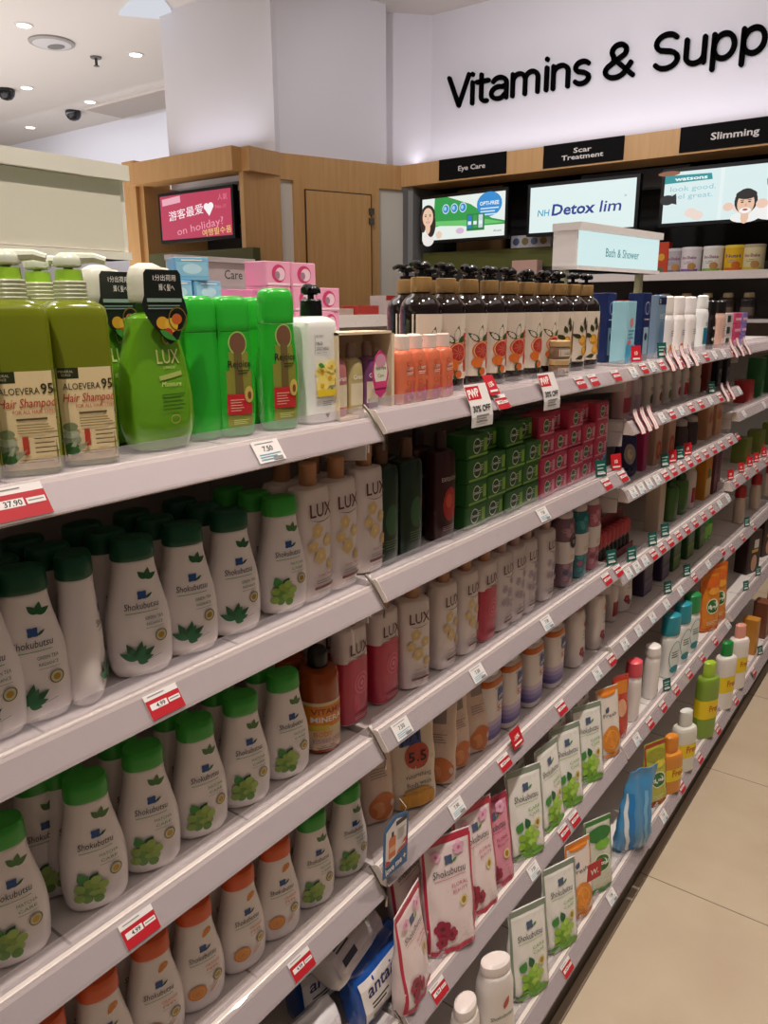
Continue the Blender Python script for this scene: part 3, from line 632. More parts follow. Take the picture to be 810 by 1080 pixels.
def carton(desc, col, h=.1, hw=.03, hd=.02, acc=None, acc2=None, txt=None, txtc='#f4f0ea', side=None, name='carton', cat='box', art=None, rough=.4):
    K = Kind(name, cat, desc); K.hw, K.hd, K.h = hw, hd, h
    mb = MB(); mb.loft([(0, hw-.001, hd-.001, 14), (.001, hw, hd, 14), (h-.001, hw, hd, 14), (h, hw-.001, hd-.001, 14)], M(col, rough, coat=.2), n=32, smooth=False)
    if art or acc or acc2 or txt: K.part('box_body', mb); mb2 = MB(); mb2.sf = lambda y, z: hd
    else: K.part(name, mb); return K
    mb = mb2
    if acc: mb.rect(-hw*.92, h*.06, hw*.92, h*.45, M(acc), 2, 2)
    if acc2: mb.ell(0, h*.55, hw*.5, min(h*.25, hw*.5), M(acc2))
    if art: art(mb, hw, h)
    if txt: mb.text(txt, 0, h*.68, hw*.42, M(txtc), width=hw*1.2, bold=.01)
    K.part('printed_face', mb, flat=True); return K
def pouch(desc, col, h=.17, hw=.045, hd=.022, art=None, edge=None, spout=None, name='refill_pouch', cat='pouch', crimp=True):
    K = Kind(name, cat, desc); K.hw, K.hd, K.h = hw, hd, h
    m = M(col, .28, coat=.3); mb = MB()
    def wr(v): return (v[0]+.0016*math.sin(v[1]*170+v[2]*60)*min(1, (h-v[2])/h+.1), v[1]+.0012*math.sin(v[2]*90), v[2])
    mb.loft([(0, hw*.82, hd*.75, 2.6), (.004, hw*.95, hd*.95, 2.8), (h*.18, hw, hd, 2.8), (h*.5, hw*.99, hd*.72, 2.6), (h*.8, hw*.97, hd*.34, 2.4), (h*.92, hw*.96, .0035, 2.4), (h*.935, hw*.96, .0014, 3), (h, hw*.96, .0012, 3)], m, n=36, tilt=wr)
    sf0 = mb.sf; K.part('pouch_body', mb)
    mb = MB(); mb.sf = lambda y, z: sf0(y, z)+.0016*math.sin(y*170+z*60)*min(1, (h-z)/h+.1)+.0006
    if edge:
        ed = M(edge)
        for s in (-1, 1): mb.rect(min(s*hw*.86, s*hw*.95), .01, max(s*hw*.86, s*hw*.95), h*.96, ed, 2, 14)
        mb.rect(-hw*.9, h*.935, hw*.9, h*.995, ed, 8, 1); mb.rect(-hw*.85, .006, hw*.85, .016, ed, 10, 1)
    if art: art(mb, hw, h)
    K.part('printed_label', mb, flat=True); return K

# ---- top shelf, nearest unit
W1 = 'on the near top shelf'
y3 = YX(75, -.048-ALOE.hd, 1.53)
for j, nm in enumerate(('first', 'second', 'third')):
    y = y3-.0605*(2-j)
    ALOE.place((-.048-ALOE.hd, y, deck('A1')), 'olive green aloe shampoo pump bottle, %s from left at the front' % nm, rz=(-20, -24, -21)[j], sc=(1, 1, 1.0), group='aloe shampoo bottles')
    ALOE.place((-.048-3*ALOE.hd-.006, y+.004, deck('A1')), 'olive green aloe shampoo pump bottle behind the %s front one' % nm, rz=(-20, -16, -23)[j], sc=(1, 1, 1.0), group='aloe shampoo bottles')
yl = YX(164, -.075, 1.43)
LUXGREEN.place((-.075, yl, deck('A1')), 'squat green conditioner bottle with black flower tag, in front', rz=-6, sc=(1, 1, 1.21), group='green conditioner bottles')
LUXGREEN.place((-.145, yl-.010, deck('A1')), 'squat green conditioner bottle with black tag, behind its twin', rz=4, sc=(1, 1, 1.21), group='green conditioner bottles')
zr = 1.43
REJB.place((-.085, YX(212, -.085, zr), deck('A1')), 'plain bright green shampoo bottle showing its unlabelled side', sc=(1, 1, 1.03), group='green shampoo bottles')
REJ.place((-.075, YX(243, -.075, zr)+.004, deck('A1')), 'bright green shampoo bottle with red label, left of the pair', rz=-16, sc=(1, 1, 1.03), group='green shampoo bottles')
REJ.place((-.128, YX(270, -.128, zr), deck('A1')), 'bright green shampoo bottle standing behind between the front two', rz=3, sc=(1, 1, 1.03), group='green shampoo bottles')
r4 = REJ.place((-.068, YX(293, -.068, zr), deck('A1')), 'tallest bright green shampoo bottle beside the white pump bottle', rz=-14, group='green shampoo bottles', sc=(1, 1, 1.09))
for i, p in enumerate((205, 236, 262)):
    REJB.place((-.185, YX(p, -.185, zr), deck('A1')), 'bright green shampoo bottle in the back row, %s from left' % ORD[i], group='green shampoo bottles')
MILD.place((-.076, YX(330, -.076, 1.43), deck('A1')), 'white soothing body wash bottle with black pump and yellow flowers', rz=-6, sc=(1, 1, 1.04))
# open display tray with four small washes
yt0, yt1 = YX(354, -.05, 1.40), YX(413, -.05, 1.40)
tr = Kind('display_tray', 'tray', 'cream card display tray holding small body washes'); mb = MB(); cm = M('#e3cfae', .6); W = yt1-yt0
mb.box((-.055, 0, 0), (0, W, .003), cm); mb.box((-.055, 0, .0), (-.0525, W, .105), cm); mb.box((-.055, 0, .102), (.0, W, .105), cm); mb.box((-.055, 0, 0), (0, .003, .105), cm); mb.box((-.055, W-.006, 0), (0, W, .105), cm)
tr.part('display_tray', mb, flat=True); tr.place((-.045, yt0, deck('A1')), 'cream card display tray holding small pastel body washes', sc=(1, 1, 1.1))
cols = (('#c07878', 'rose'), ('#b9ab76', 'olive'), ('#7a4a76', 'purple'))
for i, (c, nm) in enumerate(cols):
    k = gbottle('', c, '#9a8078', '#d8ceb0', h=.088, hw=.0165, hd=.014, caph=.018, capw=.45, name='body_wash_bottle', txt='Grace', txtc='#f4f0ea')
    k.place((-.068, yt0+.020+i*.0355, deck('A1')+.004), 'small %s body wash bottle in the cream tray' % nm, sc=(1, 1, 1.1), group='washes in the cream tray')
mb = MB(); pk = M('#c83a7a', .4); n = 28
pts = [(.018*math.cos(2*math.pi*i/n)*(1+.07*math.cos(6*2*math.pi*i/n)), .032*math.sin(2*math.pi*i/n)*(1+.05*math.cos(8*2*math.pi*i/n))) for i in range(n)]
mb.add([(.0006, u, v) for u, v in pts]+[(0, u, v) for u, v in pts], [tuple(range(n)), tuple(range(2*n-1, n-1, -1))]+[((i+1) % n, i, i+n, (i+1) % n+n) for i in range(n)], pk)
mb.sf = lambda y, z: .0006; mb.ell(0, .004, .0155, .022, M('#e9e2d2')); mb.ell(0, .018, .012, .010, M('#d89ab0')); mb.text('Vera Vera', 0, .006, .0075, M('#4a8a3a'), width=.024, bold=.02); mb.text('Care', 0, -.004, .007, M('#4a8a3a'), width=.014); mb.rect(-.014, -.019, .014, -.010, M('#d8417f'))
k = Kind('display_tag', 'tag', ''); k.part('display_tag', mb, flat=True); k.place((-.040, YX(401, -.04, 1.43), 1.43), 'pink and cream oval tag clipped before the cream tray', rz=0)
row('A1', CORAL, [424, 441, 455, 471], front=-.036, where='on the near top shelf', group='coral shower gels', desc='small coral gel bottle with white cap', total=4, gap=.003) if False else None
xs = -.036-CORAL.hd
y0 = YX(424, xs, 1.40)
for i in range(4):
    CORAL.place((xs-.002*(i % 2), y0+.0365*i+(.004 if i > 2 else 0), deck('B1')), 'small coral shower gel bottle with white cap, %s from left' % ORD[i], rz=(3, -4, 2, 0)[i], sc=(1, 1, 1.12), group='coral shower gels')
for i in range(3):
    CORAL.place((xs-.033, y0+.0365*i+.004, deck('B1')), 'small coral shower gel bottle in the second row, %s from left' % ORD[i], sc=(1, 1, 1.12), group='coral shower gels')
# dark pump bottles
ya = 1.085
for i in range(10):
    y = ya+.0745*i; kd = DPR if i < 5 else (DPO if i < 7 else DPL); t = 'red citrus' if i < 5 else ('cut grapefruit' if i < 7 else 'yellow fruit')
    kd.place((-.108, y, deck('B1')), 'black pump bottle, %s label, front row %s from left' % (t, ORD[i]), rz=random.uniform(-10, 6), sc=(1, 1, .94), group='black pump bottles')
    if i >= 1: kd.place((-.190, y+random.uniform(-.006, .006), deck('B1')), 'black pump bottle, %s label, behind the %s front one' % (t, ORD[i]), rz=random.uniform(-14, 10), sc=(1, 1, .94), group='black pump bottles')
jar = Kind('cream_jar', 'jar', ''); mb = MB(); mb.loft([(0, .019, .019), (.002, .0205, .0205), (.022, .0205, .0205), (.024, .019, .019)], M('#8a7058', .25), n=28, smooth=False); sf = mb.sf; jar.part('body', mb)
mb = MB(); mb.loft([(.0245, .0208, .0208), (.0345, .0208, .0208), (.036, .019, .019)], M('#c8a878', .5), n=28, smooth=False); jar.part('lid', mb, label='tan lid'); mb = MB(); mb.sf = sf; mb.rect(-.019, .005, .019, .019, M('#d8cabb'), 12, 1); mb.lines(-.012, .008, .014, .0015, .003, 2, DARK); jar.part('paper_label', mb, flat=True)
yj = YX(588, -.052, 1.40)
jar.place((-.050, yj, deck('B1')), 'small tan lidded jar at the bottom of the pair'); jar.place((-.050, yj+.001, deck('B1')+.0365), 'small tan lidded jar stacked on top of its twin')

# ---- second shelf, nearest two units
W2 = 'on second shelf'
G2 = 'body washes on the second shelf'
row('A2', TEA, [-22, 30, 84, 144, 196, 244], where=W2, back=2, group=G2, rz={0: -18, 1: -20, 2: 52, 3: -22, 4: -20, 5: -17}, sc=SHSC, desc='white bottle with dark green cap')
row('A2', GRAPE, [296], where='near lotion on second shelf', back=2, group=G2, rz={0: -18}, sc=SHSC, desc='white bottle with light green cap')
row('A2', LUXG, [326, 355], where=W2, back=1, group='lotions on the second shelf', desc='white gold-flower lotion bottle', total=3)
row('B2', LUXG, [384], where=W2, back=1, group='lotions on the second shelf', desc='white gold-flower lotion bottle', total=3, start=2)
def dka(mb, hw, b):
    mb.ell(0, b*.45, hw*.5, b*.16, M('#2f5a34')); mb.lines(-hw*.5, hw*.5, b*.25, .001, .004, 4, M('#6a8a5a'))
DGR = gbottle('dark green bath bottle with brown cap', '#17301f', '#6a4a36', h=.185, hw=.030, hd=.021, caph=.03, capw=.4, art=dka, name='bath_bottle')
def exa(mb, hw, b):
    mb.text('EXFOLIATING', 0, b*.66, hw*.32, M('#d8c8c0'), width=hw*1.4); mb.ell(0, b*.40, hw*.62, b*.19, M('#a8221e')); mb.ell(-.004, b*.44, hw*.3, b*.08, M('#cc4a34')); mb.lines(-hw*.6, hw*.6, b*.16, .001, .003, 3, M('#b89090'))
EXF = gbottle('dark red exfoliating wash bottle', '#3a1216', '#3a2420', h=.185, hw=.030, hd=.021, caph=.03, capw=.4, art=exa, name='bath_bottle')
row('B2', DGR, [402, 428], where=W2, back=1, group='dark bath bottles', desc='dark green bath bottle with brown cap')
row('B2', EXF, [464], where='on second shelf beside green soap', back=1, group='dark bath bottles', desc='dark red exfoliating bottle')
def soapart(c, lc):
    def art(mb, hw, h):
        mb.rect(-hw*.95, h*.08, hw*.95, h*.16, M(lc), 2, 1); mb.ell(-.006, h*.52, .013, h*.33, M('#e4e8d8')); mb.ell(-.006, h*.52, .0115, h*.28, M(c)); mb.text('Dettol', -.006, h*.47, .0075, INKW, width=.019, bold=.02)
        mb.rect(hw*.5, h*.25, hw*.85, h*.8, M(lc), 2, 1); mb.lines(hw*.1, hw*.45, h*.7, .001, .004, 3, INKW)
    return art
SOAPG = carton('green soap carton', '#2f6b2c', .0415, .0345, .026, art=soapart('#1d4a22', '#8ab84a'), name='soap_box')
SOAPP = carton('pink soap carton', '#c23a58', .0415, .0345, .026, art=soapart('#3a6a3a', '#e49ab0'), name='soap_box')
LAY = ['bottom', 'second', 'third', 'top']
for nm, kd, c0, nc in (('green', SOAPG, YX(490, -.075, 1.22), 4), ('pink', SOAPP, YX(490, -.075, 1.22)+.0715*4+.002, 5)):
    for c in range(nc):
        for l in range(4):
            kd.place((-.075+random.uniform(-.004, .004)-(.02 if l == 3 and c % 2 else 0), c0+c*.0715+random.uniform(-.0008, .0008), deck('B2')+l*.0422), '%s soap box, %s layer, %s column from left, second shelf' % (nm, LAY[l], ORD[c]), rz=random.uniform(-1.2, 1.2) if l < 3 else random.uniform(-1, 1), group='%s soap boxes' % nm)
def cia(mb, hw, h): mb.rect(-hw, h*.08, hw, h*.5, M('#2a62a8'), 2, 2); mb.ell(.004, h*.3, hw*.5, h*.10, M('#8ab4dc')); mb.lines(-hw*.7, hw*.6, h*.8, .002, .005, 3, M('#c47a7a'))
carton('', '#dcd6d4', .125, .018, .022, art=cia).place((-.085, min(YX(640, -.085, 1.18), 1.815), deck('B2')), 'upright white and blue carton at the end of the soap stack')

# ---- third shelf
W3 = 'on third shelf'
row('A3', GRAPE, [8, 96, 155, 209, 256, 300], where=W3, back=1, group='body washes on the third shelf', desc='white bottle with bright green cap', rz={0: -18, 1: -21, 2: -24, 3: -16, 4: -20, 5: -18}, sc=SHSC)
GRAPE.place((-.125, YX(45, -.125, .95), deck('A3')), 'white bottle with bright green cap, set back between front ones', rz=-18, sc=SHSC, group='body washes on the third shelf')
def vita(mb, hw, b):
    mb.loft([(b*.06, hw*1.006, hw*1.006), (b*.64, hw*1.006, hw*1.006)], M('#e0c8a0'), n=32, smooth=False, cap=False); mb.loft([(b*.34, hw*1.009, hw*1.009), (b*.60, hw*1.009, hw*1.009)], M('#e08a1c'), n=32, smooth=False, cap=False)
    mb.text('VITAMIN', .004, b*.50, .0125, M('#a83a1c'), width=hw*1.75, bold=.02); mb.text('MINERAL', .004, b*.405, .0125, INKW, width=hw*1.75, bold=.02); mb.rect(-hw*.9, b*.30, hw*.1, b*.37, M('#d8b83a'), 8, 1)
    mb.text('BODY', -.006, b*.23, .010, M('#e8902c'), width=hw*.9, bold=.02); mb.text('ESSENCE', .002, b*.145, .010, M('#c8a0a8'), width=hw*1.5, bold=.02); mb.lines(-hw*.8, hw*.8, b*.115, .001, .003, 3, M('#9a6a8a'))
VIT = gbottle('amber vitamin body wash bottle', '#9a4410', '#1c1614', h=.158, hw=.031, hd=.031, caph=.028, capw=.45, e=2, art=vita, name='body_wash_bottle', rough=.1)
row('A3', VIT, [336], rz={0: -25}, where='with orange label on third shelf', group='third shelf bottles', back=1)
row('B3', LUXP, [368, 402], where=W3, group='third shelf bottles', front=-.06, desc='pink rose lotion bottle', total=3, back=1)
row('B3', LUXG, [434, 466, 489], where=W3, group='third shelf bottles', desc='white gold-flower lotion bottle', back=1, rz={0: -18})
row('B3', LUXP, [509], where=W3, group='third shelf bottles', desc='pink rose lotion bottle', start=2, total=3, back=1)
row('B3', LUXF, [526, 540, 553], where=W3, group='third shelf bottles', desc='white grey-flower lotion bottle', back=1, total=4)
row('B3', LUXF, [573], where=W3, group='third shelf bottles', desc='white grey-flower lotion bottle', back=1, start=3, total=4)
def bandart(c1, c2, dot):
    def art(mb, hw, b):
        for i in range(9): mb.ell(hw*(.75*math.sin(i*2.1)), b*(.08+.03*i), hw*.25, b*.04, M((c1, c2)[i % 2]), 9, 1)
        for i in range(7): mb.ell(hw*(.75*math.sin(i*2.7)), b*(.72+.03*i), hw*.25, b*.04, M((c1, c2)[i % 2]), 9, 1)
        mb.wrap(b*.36, b*.68, M('#e4d8d4'), k=1.05); mb.k += 14
        if dot: mb.ell(0, b*.66, hw*.5, b*.085, M('#1c1a1e')); mb.lines(-hw*.25, hw*.25, b*.69, .001, .003, 3, INKW)
        mb.lines(-hw*.5, hw*.5, b*.48, .0012, .004, 3, M('#b8a45a'))
    return art
for p, c, a1, a2, dt, nm in ((593, '#8a6a78', '#b88a98', '#5a5a78', 1, 'mauve floral bottle with black dot'), (608, '#2a7a82', '#4aa0a4', '#b06a8a', 0, 'teal floral bottle'), (621, '#b86a7a', '#d890a0', '#8a4a5a', 0, 'rose floral bottle')):
    k = gbottle('', c, '#d8c8c8', h=.178, hw=.029, hd=.023, caph=.016, capw=.75, art=bandart(a1, a2, dt)); y = YX(p, -.071, .96)
    k.place((-.071, y, deck('B3')), nm+' on the third shelf, in front', group='third shelf bottles'); k.place((-.125, y, deck('B3')), nm+' on the third shelf, set behind', group='third shelf bottles')

# ---- fourth shelf
W4 = 'on fourth shelf'
row('A4', ORANGE, [0, 52, 108, 162, 207, 253, 291], where=W4, back=1, group='body washes on the fourth shelf', desc='white bottle with orange cap', rz={i: -20+3*(i % 3) for i in range(7)}, sc=SHSC)
row('A4', GRAPE, [329, 366], where=W4, back=1, group='body washes on the fourth shelf', desc='white bottle with bright green cap', rz={0: -20, 1: -17}, sc=SHSC)
def pha(mb, hw, h):
    mb.rect(-.030, .122, .014, .165, M('#3a4a8a'), 6, 3); mb.text('pH', -.008, .129, .030, M('#1c2448'), width=.036, bold=.02); mb.ell(.004, .100, .025, .024, M('#c4503c')); mb.k += 12; mb.text('5.5', .004, .091, .025, M('#2a1a20'), width=.036, bold=.01)
    mb.text('nourishing', .004, .062, .012, DARK, width=.050); mb.text('body wash', .004, .046, .012, DARK, width=.048); mb.rect(-hw*.75, .006, hw*.75, .032, M('#e2a02c'), 10, 2); mb.ell(.0, .036, .026, .006, M('#c89030'))
PH = pouch('cream nourishing wash pouch with blue and red badge', '#e2cfb8', .21, .046, .020, pha)
def pea(mb, hw, h): mb.ell(.004, h*.16, hw*.8, h*.13, M('#d87a3c')); mb.ell(-.006, h*.14, hw*.4, h*.08, M('#e89a5c')); mb.rect(-hw*.4, h*.62, hw*.45, h*.78, M('#a0908a'), 4, 3); mb.lines(-hw*.5, hw*.5, h*.52, .0012, .005, 4, M('#8a7a78'))
PEA = pouch('peach refill pouch with orange base', '#e2c6b4', .195, .034, .020, pea)
z4 = deck('B4')
PEA.place((-.100, YX(396, -.1, .73), z4), 'peach refill pouch behind the small promotional card', rz=-22, lean=3, group='fourth shelf pouches')
PH.place((-.072, YX(435, -.072, .73), z4), 'cream nourishing wash pouch with blue and red badge', rz=-26, lean=3, group='fourth shelf pouches')
for i, (p, r) in enumerate(((462, -60), (480, -16), (500, -18), )):
    PEA.place((-.074, YX(p, -.074, .73), z4), 'peach refill pouch, %s to the right of the badge pouch' % ORD[i], rz=r, lean=3, group='fourth shelf pouches')
def qva(mb, hw, b):
    mb.wrap(b*.86, b*.95, M('#d8752c'), k=1.006)
    for i, c in enumerate(('#cfc0d8', '#b0a0cc', '#8f84bc', '#6f66a8')): mb.wrap(b*(.30-.07*i), b*(.37-.07*i), M(c), k=1.006)
    mb.rect(-hw*.05, b*.62, hw*.62, b*.80, M('#2a4a9a'), 5, 2); mb.text('pH', hw*.28, b*.66, .012, INKW, width=hw*.5, bold=.02); mb.text('5.5', hw*.28, b*.48, .018, M('#c4503c'), width=hw*.75, bold=.02); mb.text('Hydra', hw*.1, b*.82, .006, M('#2a4a9a'), width=hw*.9)
QV = gbottle('white wash bottle with orange band and violet base', '#e8ddd9', '#e4dad6', h=.165, hw=.036, hd=.022, caph=.014, capw=.7, art=qva, name='body_wash_bottle')
row('B4', QV, [515, 536, 560, 583], where=W4, back=1, group='fourth shelf bottles', desc='white bottle with orange band, violet base')
def rosa(mb, hw, b):
    mb.ring(.006, b*.60, .006, .007, .0015, LEAFD); mb.lines(-hw*.1, hw*.6, b*.52, .0012, .004, 2, GREY); flowers(mb, [(-.004, b*.28, .012), (.006, b*.20, .008)], M('#a02a42'), M('#d06a7a')); mb.leaf(.002, b*.72, .024, .010, 50, M('#c4503c'))
PALM = gbottle('plump white shower cream bottle with red flower', '#ece2de', '#d8a8a0', h=.150, hw=.037, hd=.022, caph=.006, capw=.7, art=rosa, name='body_wash_bottle', shape='curvy')
row('B4', PALM, [606, 628], where=W4, group='fourth shelf bottles', desc='white bottle with red flower', back=1)

# ---- fifth shelf
z5 = deck('A5')
def anta(mb, hw, h): mb.text('antabax', .0, h*.52, .030, M('#2a2a6a'), width=hw*1.5, bold=.02, shear=.15); mb.leaf(hw*.35, h*.28, .022, .014, 40, LEAFL); mb.leaf(hw*.45, h*.30, .018, .012, 110, LEAFD); mb.lines(-hw*.7, -hw*.1, h*.42, .003, .006, 2, DARK); mb.rect(-hw*.7, h*.12, -hw*.2, h*.22, M('#3a3a4a'), 2, 1)
def pillow(desc, base, panel, art, hw=.075, h=.105, hd=.030):
    K = Kind('wipes_pack', 'pack', desc); K.hw, K.hd, K.h = hw, hd, h
    mb = MB()
    def wr(v): return (v[0]+.002*math.sin(v[1]*120)*math.cos(v[2]*80), v[1], v[2]+.0015*math.sin(v[1]*150))
    mb.loft([(0, hw*.96, .003, 5), (.012, hw, hd*.7, 4), (h*.3, hw, hd, 4), (h*.7, hw, hd, 4), (h-.012, hw, hd*.7, 4), (h, hw*.96, .003, 5)], M(base, .2, coat=.5), n=40, tilt=wr); sf0 = mb.sf; K.part('wrapper', mb)
    mb = MB(); mb.sf = lambda y, z: sf0(y, z)+.0022
    if panel: mb.rect(-hw*.9, h*.06, hw*.9, h*.80, M(panel, .25, coat=.4), 10, 6)
    art(mb, hw, h); K.part('printed_label', mb, flat=True); return K
AB = pillow('', '#1c4f9e', '#e6e0dc', anta); AB2 = pillow('', '#d8d4d6', '#cfc6cc', anta)
AB.place((-.02, YX(402, -.02, .42), z5), 'blue and white wipes pack standing at the front', rz=4, lean=16, group='wipes packs')
AB2.place((-.030, YX(385, -.04, .50)-.02, z5+.112), 'white wipes pack lying on top of the blue packs', rz=10, lean=62, group='wipes packs')
AB.place((-.105, YX(345, -.1, .45), z5), 'blue wipes pack standing behind the front pack', rz=-4, lean=8, group='wipes packs')
AB2.place((-.02, YX(322, -.02, .42), z5), 'pale wipes pack showing its back, left of the blue one', rz=-4, lean=12, group='wipes packs')
AB.place((-.015, YX(255, -.02, .42), z5), 'blue wipes pack farthest left on the fifth shelf', rz=2, lean=10, group='wipes packs')
def skp(var, c1, c2):
    def art(mb, hw, h):
        t = h*.80
        for a in (0, 90, 180, 270): mb.leaf(0, t, .011, .010, a+45, M('#4a5a78'))
        mb.leaf(.008, t-.006, .012, .005, 40, LEAFL)
        mb.text('Shokubutsu', 0, t-.028, .019, DARK, width=hw*1.25, shear=.12); mb.rect(-hw*.6, t-.034, hw*.6, t-.033, M(c1), 6, 1)
        mb.text(var, hw*.35, t-.052, .0095, M(c1), width=hw*.65); mb.text('BEAUTY' if var == 'FLORAL' else 'CARE', hw*.35, t-.063, .0085, M(c1), width=hw*.6)
        mb.ell(hw*.45, t-.082, .009, .010, M('#d8c88a')); mb.ell(hw*.45, t-.082, .005, .006, GOLD)
        if var == 'FLORAL':
            for u, v, r in ((-hw*.45, h*.26, .016), (-hw*.15, h*.20, .013), (-hw*.5, h*.15, .012)): flowers(mb, [(u, v, r)], M(c2), M('#6a1028'))
            flowers(mb, [(hw*.4, h*.88, .012), (-hw*.5, h*.86, .010)], M('#e0a8c0'), M('#c86a92'))
        else:
            mb.ell(0, .014, hw*.8, .012, M(c1)); mb.leaf(-hw*.6, h*.34, .026, .018, 60, LEAFL); mb.leaf(0, h*.36, .024, .016, 110, LEAFD); berries(mb, -.002, h*.24, .046, [M('#8fbf3a'), M('#6fa52c'), M('#a9d058')])
    return art
FLO = pouch('', '#ead8d8', .225, .054, .022, skp('FLORAL', '#c03a5a', '#9a1c40'), edge='#c8284a'); GRP = pouch('', '#ebe8e2', .200, .050, .020, skp('CARE', '#6aa838', ''), edge='#8a9a8a')
PNK = pouch('', '#d88aa0', .190, .050, .022, skp('FLORAL', '#a01c48', '#8a1038'), edge='#b01c48')
xb = .05-.040
FLO.place((xb+.004, YX(432, xb, .44), z5), 'floral red-edged pouch, turned sideways beside the wipes packs', rz=12, sc=(1, 1, .85), lean=3, group='floral pouches')
FLO.place((xb, YX(474, xb, .45), z5), 'floral red-edged pouch facing the aisle, the fullest view', rz=-26, lean=5, group='floral pouches')
FLO.place((xb-.006, YX(502, xb, .46)+.012, z5), 'floral red-edged pouch right of the full-view floral pouch', rz=-14, lean=5, group='floral pouches')
PNK.place((xb-.012, YX(519, xb, .46)+.03, z5), 'pink pouch between the floral and the grape pouches', rz=-18, lean=6, group='floral pouches')
for i, p in enumerate((553, 579, 597, 619)):
    GRP.place((xb-.002, YX(p, xb, .46)+.01, z5), 'white pouch with green grapes, fifth shelf, %s from left' % ORD[i], rz=(-24, -6, -22, -26)[i], lean=5, group='grape pouches on the fifth shelf')
for i, p in enumerate((430, 468, 500, 545, 590, 615)):
    (FLO if i < 3 else GRP).place((xb-.062, YX(p, xb-.06, .46)+.01, z5), ('floral pouch' if i < 3 else 'grape pouch')+' in the back row of the fifth shelf, %s from left' % ORD[i if i < 3 else i-3], rz=3, lean=5, group='back row pouches')
def ora(mb, hw, h): mb.ell(0, h*.28, hw*.75, h*.19, M('#e08a2c')); mb.ring(0, h*.28, hw*.5, h*.13, .002, M('#f0b85c')); mb.leaf(-hw*.3, h*.66, .018, .012, 60, M('#4a5a78')); mb.text('Fresh', 0, h*.60, .014, DARK, width=hw*1.1); mb.ell(0, h*.93, hw*.7, h*.05, M('#e8882c'))
ORP = pouch('', '#e6dcd2', .190, .042, .020, ora, edge='#e8882c')
ORP.place((xb-.002, YX(640, xb, .46)+.012, deck('B5')), 'orange fruit pouch at the end of the fifth shelf', rz=-22, lean=4)

# ---- bottom shelf
z6 = deck('B6'); xq = .125-.045
def wsh(mb, hw, b): 
    mb.leaf(.004, b*.62, .026, .010, 70, M('#c4503c')); mb.text('Shokubutsu', .002, b*.52, .011, LEAFD, width=hw*1.2, rot=0); flowers(mb, [(-.002, b*.30, .013), (.006, b*.2, .010)], M('#8d1f38'), M('#c85a6a'))
WHB = gbottle('', '#ece4e0', '#e8ddd8', h=.195, hw=.037, hd=.025, caph=.022, capw=.7, art=wsh, name='body_wash_bottle', shape='curvy')
WHB.place((xq, YX(462, xq, .22), z6), 'white bottle with red flower, bottom shelf, under the red price tag', rz=8, group='bottom shelf bottles')
WHB.place((xq, YX(489, xq, .22), z6), 'white bottle with red flower, bottom shelf, second from left', rz=4, group='bottom shelf bottles')
WHB.place((xq+.004, YX(518, xq, .22), z6), 'white bottle with red flower beside the bottom shelf grape pouch', rz=-26, sc=(1.1, 1.15, 1.06), group='bottom shelf bottles')
WHB.place((xq+.0, YX(425, xq, .22), z6), 'white bottle with red flower at the left end of bottom shelf', rz=2, group='bottom shelf bottles')
for i, p in enumerate((556, 589)):
    GRP.place((xq, YX(p, xq, .24)+.008, z6), 'white pouch with green grapes, bottom shelf, %s from left' % ORD[i], rz=(-24, -22)[i], lean=4, group='grape pouches on the bottom shelf')
ORP.place((xq-.004, YX(612, xq, .24), z6), 'orange fruit pouch on the bottom shelf beside green pouch', rz=-20, lean=4)
def detart(c, oc):
    def art(mb, hw, h):
        mb.ell(.002, h*.42, hw*.62, h*.125, M('#dfe8c8')); mb.ell(.002, h*.42, hw*.55, h*.108, M('#2c6a34')); mb.text('Dettol', .002, h*.395, .013, INKW, width=hw*.95, bold=.03)
        mb.ell(0, h*.80, hw*.85, h*.10, M(oc)); mb.ell(hw*.2, h*.66, hw*.55, h*.06, M(c)); mb.lines(-hw*.5, hw*.5, h*.18, .0015, .005, 3, M('#e8e0c8'))
    return art
DGN = pouch('', '#cfd0c0', .190, .044, .020, detart('#7ab83a', '#2c7a34'), edge='#3a8a3a'); DYE = pouch('', '#b8b83a', .190, .044, .020, detart('#d8c83a', '#9a9a2c'), edge='#b03a2c'); DOR = pouch('', '#dd8420', .225, .050, .024, detart('#e8a03a', '#d8661c'), edge='#d8661c')
DGN.place((xq, YX(630, xq, .24), z6), 'green and white antiseptic pouch left of the blue bag', rz=-24, lean=3)
DYE.place((xq-.004, YX(691, xq, .24)+.01, deck('C7')), 'lime yellow antiseptic pouch with red top right of blue bag', rz=-24, lean=3)
# small red promo card folded at the green pouch
mb = MB(); mb.prism([(0, 0), (.0008, 0), (.0008, .045), (0, .045)], -.022, .022, RED); mb.sf = lambda y, z: .0008; mb.text('W.', 0, .014, .02, INKW, width=.026, bold=.02)
k = Kind('promotion_card', 'card', ''); k.part('promotion_card', mb, flat=True); k.place((.118, YX(623, .11, .31), .292), 'small red card standing out before the green pouch', rz=-20)
